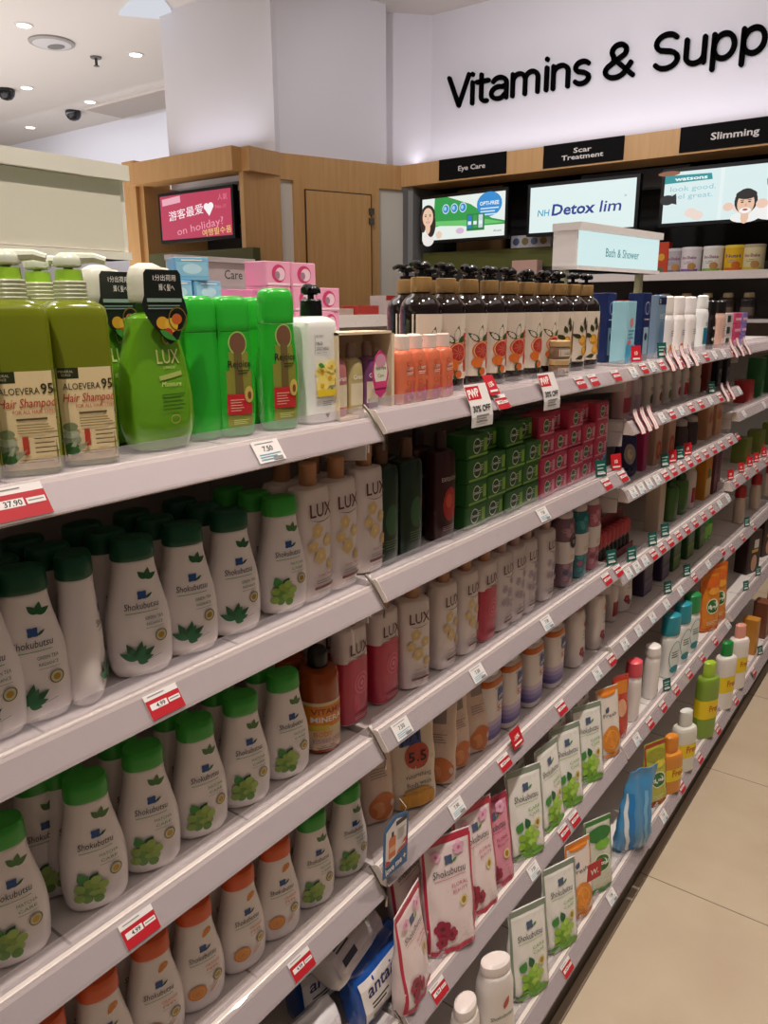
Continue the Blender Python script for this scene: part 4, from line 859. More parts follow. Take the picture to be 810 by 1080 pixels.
# drooping blue refill bag
BG = Kind('refill_bag', 'bag', ''); mb = MB(); m = M('#4a8fc0', .3, coat=.35)
def dr(v): 
    t = v[2]/.215; return (v[0]+.010*math.sin(t*5)+.0035*math.sin(v[1]*150+t*6), v[1]+.020*t*t-.006*math.sin(t*4.5)+.0015*math.sin(t*30+v[0]*90), v[2]+.05*v[1]*t)
mb.loft([(0, .040, .010, 3), (.006, .044, .018, 3), (.05, .045, .022, 2.6), (.10, .041, .017, 2.4), (.14, .037, .014, 2.4), (.17, .037, .010, 2.6), (.198, .038, .002, 3), (.215, .038, .0014, 3)], m, n=44, tilt=dr); sf0 = mb.sf; BG.part('bag_body', mb)
mb = MB()
for u0, u1, c in ((-.016, -.009, '#dfe6ea'), (-.008, -.001, '#2a7ec0'), (.018, .023, '#7ab4d8')):
    pts = []; fs = []
    for i in range(15):
        z = .006+.155*i/14
        for u in (u0-.002*i/14*6, u1-.002*i/14*6): uu = max(min(u*1.5, .034), -.034); p = dr((sf0(uu, z)+.0012, uu, z)); pts.append(p)
    for i in range(14): fs.append((2*i, 2*i+1, 2*i+3, 2*i+2))
    mb.add(pts, fs, M(c))
BG.part('printed_stripes', mb)
BG.place((xq+.012, YX(660, xq, .2), z6+.001), 'drooping light blue refill bag with white stripe, bottom shelf', rz=-34, lean=-2, sc=(1, 1.15, 1.03))

# ---- third unit of the run: smaller products
def cset(k, items, front=-.045, back=1):
    for (px, kd, lab) in items:
        x = SH[k][1]+front-kd.hd; y = YX(px, x, deck(k)+kd.h*.5)
        y = min(max(y, BAYY[k[0]][0]+kd.hw+.004), BAYY[k[0]][1]-kd.hw-.004) if k[0] != 'D' else y
        y = max(y, cset.last.get(k, -9)+kd.hw+.001); cset.last[k] = y+kd.hw
        kd.place((x, y, deck(k)), lab, rz=(-26 if kd.name == 'refill_pouch' else -30 if kd in FB else -16 if kd in (TEC, GRC, PALM, DYX) else random.uniform(-3, 3)))
cset.last = {}
def flo(c1, c2):
    def art(mb, hw, b): flowers(mb, [(-hw*.2, b*.2, hw*.4), (hw*.3, b*.12, hw*.35)], M(c1), M(c2)); mb.lines(-hw*.5, hw*.5, b*.62, .002, .006, 3, M('#8a8aa0'))
    return art
def niv(mb, hw, h): mb.ell(0, h*.78, hw*.55, hw*.55, M('#e8eef4')); mb.ell(0, h*.78, hw*.5, hw*.5, M('#1a2f6a')); mb.rect(-hw*.6, h*.1, hw*.6, h*.5, M('#9ab8c8'), 2, 2); mb.ell(0, h*.36, hw*.35, hw*.35, M('#1c2a4a')); mb.lines(-hw*.6, hw*.6, h*.62, .0015, .004, 1, INKW)
def cya(mb, hw, h): mb.ell(0, h*.66, hw*.4, hw*.4, M('#d8848a')); mb.lines(-hw*.6, hw*.6, h*.54, .003, .008, 3, M('#5aa0c0')); mb.rect(-hw, 0.002, hw, h*.3, M('#4ab4dc'), 2, 1); mb.ell(-hw*.3, h*.34, hw*.4, h*.04, M('#d87a92'))
def gry(mb, hw, h): mb.rect(-hw*.9, h*.86, hw*.9, h*.97, M('#16204a'), 2, 1); mb.text('3', -hw*.6, h*.88, h*.09, INKW, bold=.03); mb.ell(.004, h*.4, hw*.6, h*.2, M('#5a7a9a')); mb.lines(-hw*.5, hw*.6, h*.7, .0015, .004, 3, M('#c8d4e0'))
CY = carton('', '#9fd4e4', .145, .028, .020, art=cya); NV = carton('', '#17275c', .165, .028, .020, art=niv); GY = carton('', '#7a93aa', .160, .030, .020, art=gry)
ROL = [gbottle('', '#ece6e4', c, h=.16, hw=.027, hd=.02, caph=.05, capw=.8, art=flo(a, b), name='deodorant_bottle') for c, a, b in (('#f0e8e0', '#e09a3c', '#d85a7a'), ('#efe9e8', '#d8604a', '#c88ac0'), ('#f2eeee', '#c8c0c8', '#8a98b8'))]
TEALB = gbottle('', '#e8eaea', '#f0f0ee', acc='#1f7a8a', acc2='#2a62a8', h=.165, hw=.022, hd=.02, caph=.04, capw=.8, name='deodorant_bottle')
def blo(mb, hw, b):
    for i in range(8): mb.ell(hw*.5*math.sin(i*2.3), b*(.08+.11*i), hw*.3, b*.05, M(('#d8b8a0', '#8a5a4a', '#e0d0c0')[i % 3]), 9, 1)
BLK = gbottle('', '#1c1618', '#15110f', h=.150, hw=.020, hd=.018, caph=.045, capw=.85, art=blo, name='deodorant_bottle'); PKB = gbottle('', '#dcb4a4', '#1a1616', h=.150, hw=.024, hd=.019, caph=.04, capw=.85, name='deodorant_bottle', art=flo('#f0dcd0', '#c08a7a'))
TEC = GRC = DYX = None; FB = []
cset('C1', [(657, CY, 'pale cyan carton standing at the left of the third top shelf'), (673, NV, 'navy blue carton right of the pale cyan carton'), (689, GY, 'grey blue carton with navy top strip'), (702, ROL[0], 'white deodorant bottle with orange flowers beside grey blue carton'), (714, ROL[1], 'white deodorant bottle with coral flowers, second of the whites'), (726, ROL[2], 'white deodorant bottle with pale grey flowers, third of whites'), (739, TEALB, 'white deodorant bottle with teal and blue panel'), (748, BLK, 'black floral deodorant bottle beside the teal one'), (758, PKB, 'beige pink deodorant bottle with black cap')])
NV.place((-.12, 1.875+.03, deck('C1')), 'navy blue carton standing behind the pale cyan carton')
CAPB = gbottle('', '#e8e2e0', '#2a52a0', h=.165, hw=.026, hd=.02, caph=.05, capw=.8, name='deodorant_bottle')
CAPB.place((-.125, 2.33, deck('C1')), 'white deodorant bottle with blue cap in the back row')
def cmpa(mb, hw, h): mb.rect(-hw*.8, h*.2, hw*.1, h*.8, M('#3a3a3c'), 2, 1); mb.ell(hw*.45, h*.5, hw*.3, h*.28, M('#b8b4b2'))
CMP = carton('', '#dcd4d2', .036, .045, .025, art=cmpa, name='compact_pack', cat='pack'); 
def pad(mb, hw, h): mb.rect(-hw*.9, h*.3, hw*.9, h*.55, M('#f0b8cc'), 4, 1)
PAD = carton('', '#d84a78', .036, .045, .03, art=pad, name='pink_pack', cat='pack'); PUR = carton('', '#8a7ac0', .036, .035, .03, name='purple_pack', cat='pack', art=pad)
yc = cset.last['C1']+.052
for l in range(3):
    CMP.place((-.072, yc, deck('C1')+l*.0368), 'white and charcoal pack, %s of the stack of three' % ('bottom', 'middle', 'top')[l], group='white and charcoal packs')
    PAD.place((-.075, yc+.105, deck('C1')+l*.0368), 'bright pink pack, %s of the pink stack' % ('bottom', 'middle', 'top')[l], group='bright pink packs')
    PUR.place((-.075, yc+.20, deck('C1')+l*.0368), 'purple pack, %s of the stack beside the pink one' % ('bottom', 'middle', 'top')[l], group='purple packs')
# pink shavers hanging above the packs
RZ = Kind('hanging_shaver_pack', 'pack', ''); mb = MB(); pk2 = M('#d8487a', .35)
mb.box((-.004, -.022, 0), (0, .022, .05), M('#e8c8d0', .4)); mb.sf = lambda y, z: 0; 
for u in (-.011, 0, .011):
    mb.tube([(.004, u, .004), (.005, u+.002, .03), (.008, u, .045)], .003, pk2); mb.box((.002, u-.005, .043), (.010, u+.005, .050), M('#2a2228', .4))
RZ.part('hanging_shaver_pack', mb)
for i, (y, z) in enumerate(((2.62, 1.510), (2.72, 1.492), (2.83, 1.487))):
    RZ.place((-.125, y, z-.02), 'pink shaver pack on card above the pink packs, %s from left' % ORD[i], rz=-8, group='pink shaver packs')
    
TR1 = gbottle('', '#d8b0b0', '#d8c4c0', acc='#c04a5a', h=.108, hw=.034, hd=.022, caph=.014, capw=.6); TR2 = gbottle('', '#cfc0c4', '#e0d4d4', acc='#b8a0b0', h=.108, hw=.026, hd=.02, caph=.012, capw=.6)
WL = [gbottle('', '#ddd2cc', '#cfc4be', h=.112, hw=.021, hd=.018, caph=.02, capw=.8, acc2=a, acc=b, name='tube_bottle') for a, b in (('#2a3a4a', '#d8c8b0'), ('#8a4a3a', '#e0d4c8'), ('#7a8a3a', '#d8cfc0'), ('#b8242e', '#e8d8d4'), ('#a01c28', '#c8323c'))]
BEI = gbottle('', '#cdbfae', '#c2b3a2', h=.112, hw=.026, hd=.02, caph=.05, capw=.9); RBR = carton('', '#8a3a34', .11, .018, .02); DKS = carton('', '#20222c', .112, .024, .02, art=lambda mb, hw, h: (mb.rect(-hw*.6, h*.15, hw*.6, h*.6, M('#8a8a8c'), 2, 2), mb.ell(0, h*.4, hw*.3, h*.1, M('#3a3a44'))))
cset('C2', [(655, TR1, 'pinkish translucent bottle with red panel under the third top rail'), (667, TR2, 'pale mauve bottle right of the red-panelled one'), (681, WL[0], 'white tube bottle with dark print, first of five tubes'), (691, WL[1], 'white tube bottle with brown print, second of five tubes'), (701, WL[2], 'white tube bottle with olive print, third of five tubes'), (711, WL[3], 'white tube bottle with red print, fourth of five tubes'), (720, WL[4], 'red and white tube bottle, last of five tubes'), (732, BEI, 'beige bottle with wide beige cap in short shelf'), (742, RBR, 'red brown carton left of the dark silver cartons'), (753, DKS, 'dark carton with silver panel, left of two'), (765, DKS, 'dark carton with silver panel, right of two')], front=-.05)
NVP = pouch('', '#221c4a', .135, .034, .02, lambda mb, hw, h: (mb.ell(0, h*.45, hw*.6, h*.2, M('#a89a98')), mb.ell(0, h*.45, hw*.3, h*.1, M('#d8c8a0')))); MAG = carton('', '#b8346a', .13, .018, .02); SPI = carton('', '#d2a890', .135, .03, .02, art=lambda mb, hw, h: (mb.ell(0, h*.3, hw*.7, h*.2, M('#c8502c')), mb.ell(0, h*.3, hw*.4, h*.12, M('#e08a5c'))))
JRS = gbottle('', '#4a3a38', '#b8b0ac', h=.095, hw=.027, hd=.027, caph=.02, capw=.8, name='glass_jar', cat='jar', e=2); OBX = carton('', '#c8906a', .13, .038, .02, acc='#d8a880', acc2='#b86a4a'); 
cset('C3', [(660, NVP, 'dark navy pouch at the left of the coral cartons'), (674, MAG, 'narrow magenta carton beside the navy pouch'), (688, SPI, 'pale carton with coral swirl, left of two'), (702, SPI, 'pale carton with coral swirl, right of two'), (716, JRS, 'dark glass jar, left of the pair'), (727, JRS, 'dark glass jar, right of the pair'), (743, OBX, 'wide tan orange carton under the second far rail'), (757, OBX, 'wide tan orange carton beside its twin at right')], front=-.06)
# red capped bottles in a tray
RCB = gbottle('', '#2c2a22', '#c84a4e', h=.088, hw=.013, hd=.013, caph=.04, capw=.95, e=2, name='polish_bottle')
yy = 1.845
mb = MB(); rt = M('#7a2430', .5); mb.box((-.034, 0, 0), (.0, .24, .002), rt); mb.box((-.002, 0, 0), (.0, .24, .022), rt); mb.box((-.036, 0, 0), (-.034, .24, .12), rt)
k = Kind('display_tray', 'tray', ''); k.part('display_tray', mb, flat=True); k.place((-.065, yy+.003, deck('C4')), 'dark red tray of small bottles on the third unit')
for i in range(8): RCB.place((-.083, yy+.020+.029*i, deck('C4')+.0025), 'small dark bottle with red cap, %s from left in tray' % ORD[i], group='red capped bottles in the tray')
BPC = carton('', '#c8b4a0', .17, .026, .022); GRB = gbottle('', '#3f6a28', '#2a4a20', acc2='#c8d890', h=.13, hw=.032, hd=.024, caph=.02, capw=.6); WRD = gbottle('', '#d8ccc4', '#b8b0a8', acc='#a82430', h=.15, hw=.024, hd=.02, caph=.02, capw=.7); ORC = carton('', '#c8801c', .165, .036, .022, acc='#d8b878', acc2='#3a7a3a'); DRC = carton('', '#5a2436', .15, .022, .02, acc='#7a3448')
cset.last['C4'] = yy+.25
cset('C4', [(691, BPC, 'plain tall beige carton right of the red tray'), (706, GRB, 'dark green bottle, left of two beside beige carton'), (717, GRB, 'dark green bottle, right of two beside beige carton'), (727, WRD, 'white bottle with red panel between green and orange'), (741, ORC, 'tall orange carton with green dot'), (755, DRC, 'dark plum carton right of the orange one'), (763, DRC, 'dark plum carton at the end of its shelf')], front=-.055)
BXP = carton('', '#3a2a4a', .10, .04, .03, acc='#8a7a98'); GBX = carton('', '#2c5a2a', .11, .04, .03, acc='#7a9a4a'); GCB = gbottle('', '#2a9a3a', '#c8d8d0', h=.14, hw=.026, hd=.024, caph=.02, capw=.5, acc='#8ad84a', rough=.1)
RW = gbottle('', '#e4d8d4', '#b8404a', acc='#a8303c', h=.13, hw=.024, hd=.02, caph=.022, capw=.8)
cset('C5', [(644, RW, 'white and red bottle at the left end, behind rail'), (656, PALM, 'plump white bottle beside the white and red bottle'), (674, BXP, 'dark purple box in the middle of the third unit'), (693, BXP, 'dark purple box, second beside the first'), (705, GBX, 'deep green box, first beside the purple boxes'), (720, GBX, 'deep green box, second in the row'), (735, GBX, 'deep green box, third in the row'), (748, GCB, 'clear green bottle, left of the lit pair'), (759, GCB, 'clear green bottle, right of the lit pair')], front=-.075)
PKC = gbottle('', '#eee6e2', '#e0525e', h=.180, hw=.026, hd=.022, caph=.045, capw=.95, name='wash_bottle'); WPL = gbottle('', '#efe9e6', '#ece6e2', h=.165, hw=.028, hd=.022, caph=.03, capw=.95, name='wash_bottle', art=lambda mb, hw, b: mb.ell(.006, b*.15, .006, .008, M('#4a2a6a')))
def tea2(mb, hw, b): mb.ell(.002, b*.5, hw*.8, b*.34, M('#dfe8e6')); mb.ring(.002, b*.5, hw*.82, b*.36, .002, M('#1f7a86')); mb.lines(-hw*.5, hw*.5, b*.62, .003, .008, 3, M('#3a4a4c')); mb.ell(0, b*.2, hw*.6, b*.09, M('#2a8a94'))
TEC = gbottle('', '#e8e8e4', '#1f8fa0', h=.205, hw=.036, hd=.024, caph=.065, capw=.95, art=tea2, name='wash_bottle'); GRC = gbottle('', '#e8e8e4', '#1f8a4a', h=.205, hw=.036, hd=.024, caph=.065, capw=.95, art=tea2, name='wash_bottle')
PRP = gbottle('', '#e6dfe2', '#b084b8', h=.190, hw=.030, hd=.022, caph=.06, capw=.9, name='wash_bottle')
ORR = pouch('', '#c83a2c', .18, .030, .02, lambda mb, hw, h: (mb.rect(-hw*.7, h*.72, hw*.7, h*.92, M('#e0862c'), 4, 2), mb.ell(0, h*.5, hw*.5, h*.14, M('#e8b08a'))))
cset('C6', [(652, ORR, 'red and orange pouch on the white lit shelf'), (667, PKC, 'white wash bottle with coral pink cap'), (687, WPL, 'plain white wash bottle with purple dot'), (706, TEC, 'white wash bottle with teal cap, left'), (718, TEC, 'white wash bottle with teal cap, middle'), (728, GRC, 'white wash bottle with green cap beside the teal ones'), (747, DOR, 'orange antiseptic pouch, left of two on white shelf'), (767, DOR, 'orange antiseptic pouch, right of two on white shelf')], front=-.035)
PRP.place((-.075, 2.60, deck('C6')), 'white wash bottle with lilac cap, set behind the front row')
def free(mb, hw, b): mb.wrap(b*.34, b*.64, M('#f0d21c')); mb.k += 4; mb.text('Free', hw*.3, b*.46, hw*.75, M('#c8641c'), width=hw*1.1, bold=.02)
FB = [gbottle('', c, cp, h=h, hw=.040, hd=.025, caph=.05, capw=.55, art=free, name='wash_bottle', shape=sh) for c, cp, h, sh in (('#d98a2c', '#e08a2c', .18, 'straight'), ('#e2e0d4', '#dfe0da', .20, 'straight'), ('#7f9f34', '#a8cc3a', .265, 'straight'), ('#e8e2dc', '#0f8a3c', .25, 'straight'), ('#ece6e0', '#e8a090', .25, 'straight'))]
cset('C7', [(706, FB[0], 'orange bottle with yellow paper band on bottom shelf'), (721, FB[1], 'white bottle with yellow paper band, standing left of lime bottle'), (745, FB[2], 'lime green pump bottle with yellow paper band'), (764, FB[3], 'white bottle with green cap and yellow paper band'), (778, FB[4], 'white bottle with pink cap and yellow paper band')], front=-.010)
# ---- fourth unit
GSP = carton('', '#2a6a3a', .16, .03, .03, acc='#4a8a4a'); RDP = carton('', '#b02a2c', .085, .05, .03, acc='#c84a44'); GOB = carton('', '#7a8a3a', .10, .04, .03, acc='#c8702c'); REB = gbottle('', '#d8c4b0', '#b02a2c', h=.16, hw=.028, hd=.022, caph=.05, capw=.95)
def dye(mb, hw, h): mb.ell(0, h*.24, hw*.45, h*.2, M('#c89a80')); mb.rect(-hw*.5, h*.5, hw*.5, h*.57, M('#c8a04a'), 2, 1); mb.rect(-hw*.2, h*.6, hw*.5, h*.8, M('#cfc8c0'), 2, 1)
DYX = carton('', '#2e1a18', .185, .052, .03, art=dye); ORG = carton('', '#c8862c', .15, .025, .03); BRN = carton('', '#7a4630', .16, .035, .03, acc='#9a6a50')
cset('D2', [(784, RDP, 'red pack on the fourth unit behind the rail end'), (797, GSP, 'tall green pack at the right edge, second shelf'), (812, GSP, 'tall green pack beyond the right edge pack')], front=-.05)
cset('D3', [(782, GOB, 'olive and orange box on fourth unit, first'), (797, GOB, 'olive and orange box on fourth unit, second'), (812, GOB, 'olive and orange box on fourth unit, third')], front=-.05)
cset('D4', [(780, REB, 'cream bottle with red cap on fourth unit, first'), (797, REB, 'cream bottle with red cap on fourth unit, second'), (812, REB, 'cream bottle with red cap on fourth unit, third')], front=-.05)
cset('D5', [(789, DYX, 'dark hair colour box with a face, fourth unit'), (805, DYX, 'dark hair colour box beyond the first, fourth unit')], front=-.05)
cset('D6', [(791, ORG, 'narrow orange carton on the bottom shelf of fourth unit'), (803, BRN, 'brown carton on bottom shelf at the right edge'), (818, BRN, 'brown carton beyond the right edge one')], front=-.04)

# ---- stock on the rear half of the run and the next counter behind
def bxa(mb, hw, h): mb.rect(-hw*.9, h*.2, hw*.9, h*.8, M('#8fc4de'), 3, 2); mb.ell(0, h*.5, hw*.55, h*.22, M('#b8dcec')); mb.lines(-hw*.6, hw*.6, h*.9, .002, .004, 1, INKW)
BLX = carton('', '#7ab6da', .038, .030, .03, art=bxa, name='soap_box')
def pxa(mb, hw, h): mb.ell(0, h*.52, hw*.55, h*.36, M('#c83a6a')); mb.ell(.004, h*.5, hw*.38, h*.26, M('#e8c8d4')); mb.ell(-.004, h*.45, hw*.2, h*.16, M('#9a7a8a')); mb.rect(-hw*.9, h*.06, hw*.9, h*.14, M('#f4dce4'), 2, 1)
PIX = carton('', '#e8a2be', .046, .034, .03, art=pxa, name='soap_box')
x = -.50; yb = YX(197, x, 1.58)
LAYS = ['bottom', 'second', 'third', 'fourth', 'fifth', 'sixth']
for i, (dy, l) in enumerate([(d_, l_) for l_ in range(5) for d_ in (-.042, .022)]+[(.004, 5)]):
    BLX.place((x, yb+dy+random.uniform(-.002, .002), 1.3742+.0385*l), 'light blue soap box on the rear shelf, %s stack, %s layer' % ('left' if dy < 0 else 'right', LAYS[l]), rz=-26 if l == 5 else random.uniform(-5, 5), group='light blue soap boxes')
yp = YX(283, x, 1.55)
for c in range(3):
    for l in range(5 if c < 2 else 4):
        PIX.place((x, yp+.074*c, 1.3742+.0465*l), 'pink soap box on the rear shelf, %s column, %s layer' % (ORD[c], LAYS[l]), rz=random.uniform(-5, 5), group='pink soap boxes')
FLP = carton('', '#dc86b0', .03, .075, .04, name='flat_pack', cat='pack')
FLP.place((-.53, YX(243, -.53, 1.55), 1.3742+.15), 'flat pink pack lying on boxes under the care sign'); 
for l in range(3): carton('', '#d8b0c4', .0495, .07, .04, name='storage_carton').place((-.53, YX(243, -.53, 1.55), 1.3742+l*.05), 'pale pink carton under the flat pink pack, %s' % LAY[l], group='pale pink cartons')
for i, p in enumerate((212, 240, 262)):
    k = gbottle('', '#cfd8b0', '#141414', h=.155, hw=.024, hd=.022, caph=.02, capw=.7); k.place((-.30, YX(p, -.30, 1.45), deck('A1')), 'pale bottle with flat black cap behind green ones, %s' % ORD[i], group='black capped bottles at the back')
# second counter behind
mb = MB(); g2 = link('shelf_unit', None); tag(g2, 'white shelving counter in the next aisle, behind the run', 'shelves')
mb.box((-2.7, -.5, 0), (-2.05, 3.9, 1.43), PANEL); link('body', mb.mesh('body', True), g2)
mb = MB(); mb.box((-2.7, -.5, 1.43), (-1.93, 3.9, 1.455), DECK); link('top_shelf', mb.mesh('top_shelf', True), g2)
mb = MB(); mb.prism([(-1.9, 1.425), (-1.93, 1.485), (-1.94, 1.485), (-1.94, 1.425)], -.5, 3.9, RAIL); link('price_rail', mb.mesh('price_rail', True), g2)
def sgn_text(mb, hw, h): pass
for i, (px, c, h, hw, lab) in enumerate(((14, '#c0282c', .165, .07, 'red carton on the next counter, far left'), (48, '#1e1a1c', .15, .05, 'black carton on the next counter'), (66, '#b82a6a', .16, .07, 'magenta carton on the next counter'), (128, '#5a6264', .15, .06, 'grey carton on the next counter'), (404, '#dcd4d0', .13, .05, 'white carton with red top on next counter'), (380, '#c8453c', .075, .10, 'low red carton on the next counter, right part'), (352, '#d4bdb0', .06, .10, 'low pale carton on the next counter, right part'))):
    k = carton('', c, h, hw, .06, acc=None, txt='ALOE' if i == 0 else None, art=(lambda mb, hw, h: mb.rect(-hw, h*.8, hw, h, M('#b8302c'), 2, 1)) if i == 4 else None); k.place((-2.15, YX(px, -2.15, 1.52), 1.4555), lab)
k = gbottle('', '#d8e4ee', '#2a7ac8', h=.17, hw=.05, hd=.04, caph=.05, capw=.8); k.place((-2.15, YX(103, -2.15, 1.55), 1.4555), 'bottle with bright blue cap on the next counter')
for i, p in enumerate((357, 402)):
    mb = MB(); mb.prism([(0, 0), (.001, 0), (.001, .03), (0, .03)], -.03, .03, M('#e8eef0')); mb.sf = lambda y, z: .001; mb.rect(.0, .004, .026, .026, M('#2a8aa0'), 2, 1)
    k = Kind('price_tag', 'tag', ''); k.part('price_tag', mb, flat=True); k.place((-1.9135, YX(p, -1.91, 1.455), 1.436), 'white and blue price tag on next counter rail, %s' % ('left', 'right')[i], lean=26.5)
def header(name, label, cat, yc, L, z0, z1, x, th, rz, face, frame, txt=None, tcol='#2a8aa0', posts=True, zdeck=1.3745, tsize=.05, emit=0, toff=0):
    r = link(name, None); tag(r, label, cat); r.location = (x, yc, 0); r.rotation_euler = (0, 0, R(rz)); H = z1-z0
    mb = MB(); mb.box((-th, -L/2, z0), (-.004, L/2, z1), frame); mb.box((-th-.003, -L/2-.003, z1-H*.16), (.008, L/2+.003, z1), frame); mb.box((-th, -L/2, z0), (.004, L/2, z0+H*.08), frame)
    link('housing', mb.mesh('housing', True), r)
    mb = MB(); mb.box((-.004, -L/2+.008, z0+H*.09), (-.001, L/2-.008, z1-H*.17), face)
    mb.sf = lambda y, z: -.001
    if txt: mb.text(txt, toff, z0+H*.32, tsize, M(tcol, .5), bold=.005)
    link('sign_face', mb.mesh('sign_face', True), r)
    if posts:
        for y in posts:
            mb = MB(); mb.box((-th*.8, y-.012, zdeck+.0005), (-th*.8+.02, y+.012, z0), M('#9a9c78', .5))
            link('support_post', mb.mesh('support_post', True), r)
    return r
header('header_sign', 'unlit beige grey header sign above the nearest shelves', 'sign', .22, 1.0, 1.587, 1.711, -.36, .05, 0, M('#dcd6c9', .5), M('#ebe6dc', .45), posts=[.31, -.4])
mb = MB(); mb.sf = lambda y, z: .0; mb.ell(0, 0, .006, .012, M('#1f2f7a')); 
k = Kind('sign_dot', 'mark', '')
header('header_sign', 'lit white header sign reading Bath & Shower', 'sign', 2.575, .55, 1.628, 1.762, -.335, .085, -7, M('#d6f0f0', .5, emit=.95), M('#dedad8', .4), 'Bath & Shower', '#3a9aa8', posts=[-.25, .25], tsize=.037, toff=.01)
p = PX(220, 290, -1.95); q = PX(268, 290, -1.95)
header('header_sign', 'pale pink white header sign reading Care behind soap boxes', 'sign', q.y-.22, .44, 1.60, 1.725, -1.95, .04, 0, M('#e4d4d8', .5), M('#ded2d4', .4), 'Care', '#5a5a60', posts=[-.2, .2], zdeck=1.455, tsize=.052, toff=.10)

# ------------------------------------------------------------------ price tags and talkers on the rails
ANG = 34.5
def tagkind(kindname, red, num, w=.042, h=.027):
    K = Kind('price_tag', 'tag', ''); mb = MB(); W_ = M('#e9e4e2', .4); R_ = M('#b8202c', .4)
    mb.prism([(0, -h/2), (.0007, -h/2), (.0007, h/2), (0, h/2)], -w/2, w/2, W_); mb.sf = lambda y, z: .0007
    if red:
        mb.rect(-w*.5, -h*.5, w*.5, h*.26, R_, 2, 2); mb.lines(-w*.4, w*.1, h*.42, .001, .003, 1, GREY); mb.rect(-w*.42, -h*.14, w*.08, h*.10, W_, 2, 1); mb.text(num, -w*.12, -h*.10, h*.24, DARK, bold=.02); mb.rect(w*.12, -h*.12, w*.46, h*.06, W_, 2, 1); mb.lines(w*.15, w*.43, h*.0, .0012, .003, 1, GREY)
    else:
        mb.lines(-w*.4, w*.3, h*.4, .001, .003, 1, GREY); mb.text(num, 0, h*.0, h*.34, DARK, bold=.01); mb.lines(-w*.4, w*.4, -h*.12, .0011, .003, 3, M('#7ab0c4')); mb.rect(w*.05, -h*.45, w*.4, -h*.3, GREY, 1, 1)
    K.part('price_tag', mb, flat=True); return K
TR_, TW_ = tagkind('r', True, '4.99'), tagkind('w', False, '7.50'); TR3 = tagkind('r', True, '37.90', w=.05, h=.031)
def ontag(k, px, kind, label, f=.5, group='price tags on the rails'):
    zb, xf = SH[k]; x = xf-.020*f+.0026; z = zb+.029*f+.0016; y = YX(px, x, z); return kind.place((x, y, z), label, lean=ANG, group=group)
ontag('A1', 20, TR3, 'red and white price tag on the near top rail, far left')
ontag('A1', 283, TW_, 'white and blue price tag on the near top rail')
ontag('A2', 173, TR_, 'red and white price tag on the near second rail')
ontag('A3', 147, TR_, 'red and white price tag on the near third rail')
ontag('A4', 318, TR_, 'red and white price tag on the near fourth rail')
ontag('B5', 463, TR_, 'red and white price tag on the second unit fifth rail')
ontag('B3', 424, TW_, 'white price tag on the third rail beside the wire clip')
ontag('B4', 482, TW_, 'white price tag on the fourth rail below peach pouches')
ontag('B3', 504, TW_, 'white price tag on the third rail below lotion bottles')
ontag('B3', 577, TW_, 'white price tag on the third rail near its right end')
ontag('B2', 573, TW_, 'white price tag on the second rail below pink soap')
ontag('B2', 640, TR_, 'red price tag on the second rail below the teal card'); ontag('B2', 657, TR_, 'red price tag at the right end of the second rail')
ontag('B3', 640, TR_, 'red price tag on the third rail, left of the end pair'); ontag('B3', 652, TR_, 'red price tag at the right end of the third rail')
ontag('B4', 532, TR_, 'red price tag on the fourth rail, left of two'); ontag('B4', 592, TR_, 'red price tag on the fourth rail, right of two'); ontag('B4', 630, TW_, 'white price tag on the fourth rail near right end'); ontag('B4', 645, TR_, 'red price tag at the right end of the fourth rail')
ontag('B5', 595, TR_, 'red price tag on the fifth rail above the orange pouch'); ontag('B5', 606, TR_, 'red price tag on the fifth rail, right of its neighbour'); ontag('B5', 563, TW_, 'white tag on the fifth rail below grape pouches')
ontag('B6', 598, TR_, 'red price tag on the bottom rail'); ontag('B6', 645, TW_, 'white price tag on the bottom rail under blue bag')
ontag('B1', 612, TR_, 'red price tag on the second top rail, left of three'); ontag('B1', 626, TR_, 'red price tag on the second top rail, middle of three'); ontag('B1', 650, TR_, 'red price tag on the second top rail, right of three'); ontag('B1', 668, TW_, 'white price tag at the right end of second top rail')
def tagrow(k, p0, p1, n, pat, nm):
    c = {}
    for i in range(n):
        t = pat[i % len(pat)]; c[t] = c.get(t, 0)+1
        ontag(k, p0+(p1-p0)*i/(n-1), TR_ if t == 'r' else TW_, '%s price tag, %s %s tag from left on %s' % (('red' if t == 'r' else 'white',)+((ORD[c[t]-1], 'red' if t == 'r' else 'white', nm))), group='price tags on '+nm)
tagrow('C1', 679, 782, 12, 'rwrrrwwrwwrr', 'the third unit top rail'); tagrow('C2', 688, 780, 10, 'wwrwrrwrrw', 'the third unit second rail'); tagrow('C3', 668, 778, 14, 'wwwwrrrrrrrrrr', 'the third unit third rail')
tagrow('C4', 663, 768, 13, 'wwwrrrrrrrrww', 'the third unit fourth rail'); tagrow('C5', 659, 762, 8, 'wwwwwrwr', 'the third unit fifth rail'); tagrow('C6', 672, 768, 8, 'wrrrrrrw', 'the third unit sixth rail'); tagrow('C7', 700, 795, 6, 'wrrrrr', 'the third unit bottom rail')
tagrow('D3', 776, 808, 4, 'rrrr', 'the fourth unit third rail'); tagrow('D2', 785, 806, 2, 'ww', 'the fourth unit second rail'); tagrow('D4', 772, 795, 3, 'rrr', 'the fourth unit fourth rail')
def talker(col, txt, w=.033, h=.038):
    K = Kind('shelf_talker', 'card', ''); mb = MB(); mb.prism([(0, 0), (.0007, 0), (.0007, h), (0, h)], -w/2, w/2, M(col, .4)); mb.sf = lambda y, z: .0007; mb.text(txt, 0, h*.42, h*.32, INKW, bold=.03, rot=8) if txt else mb.lines(-w*.35, w*.35, h*.75, .003, .008, 3, M('#bcd8d0')); mb.rect(-w*.36, h*.14, w*.36, h*.24, INKW, 1, 1); K.part('shelf_talker', mb, flat=True); return K
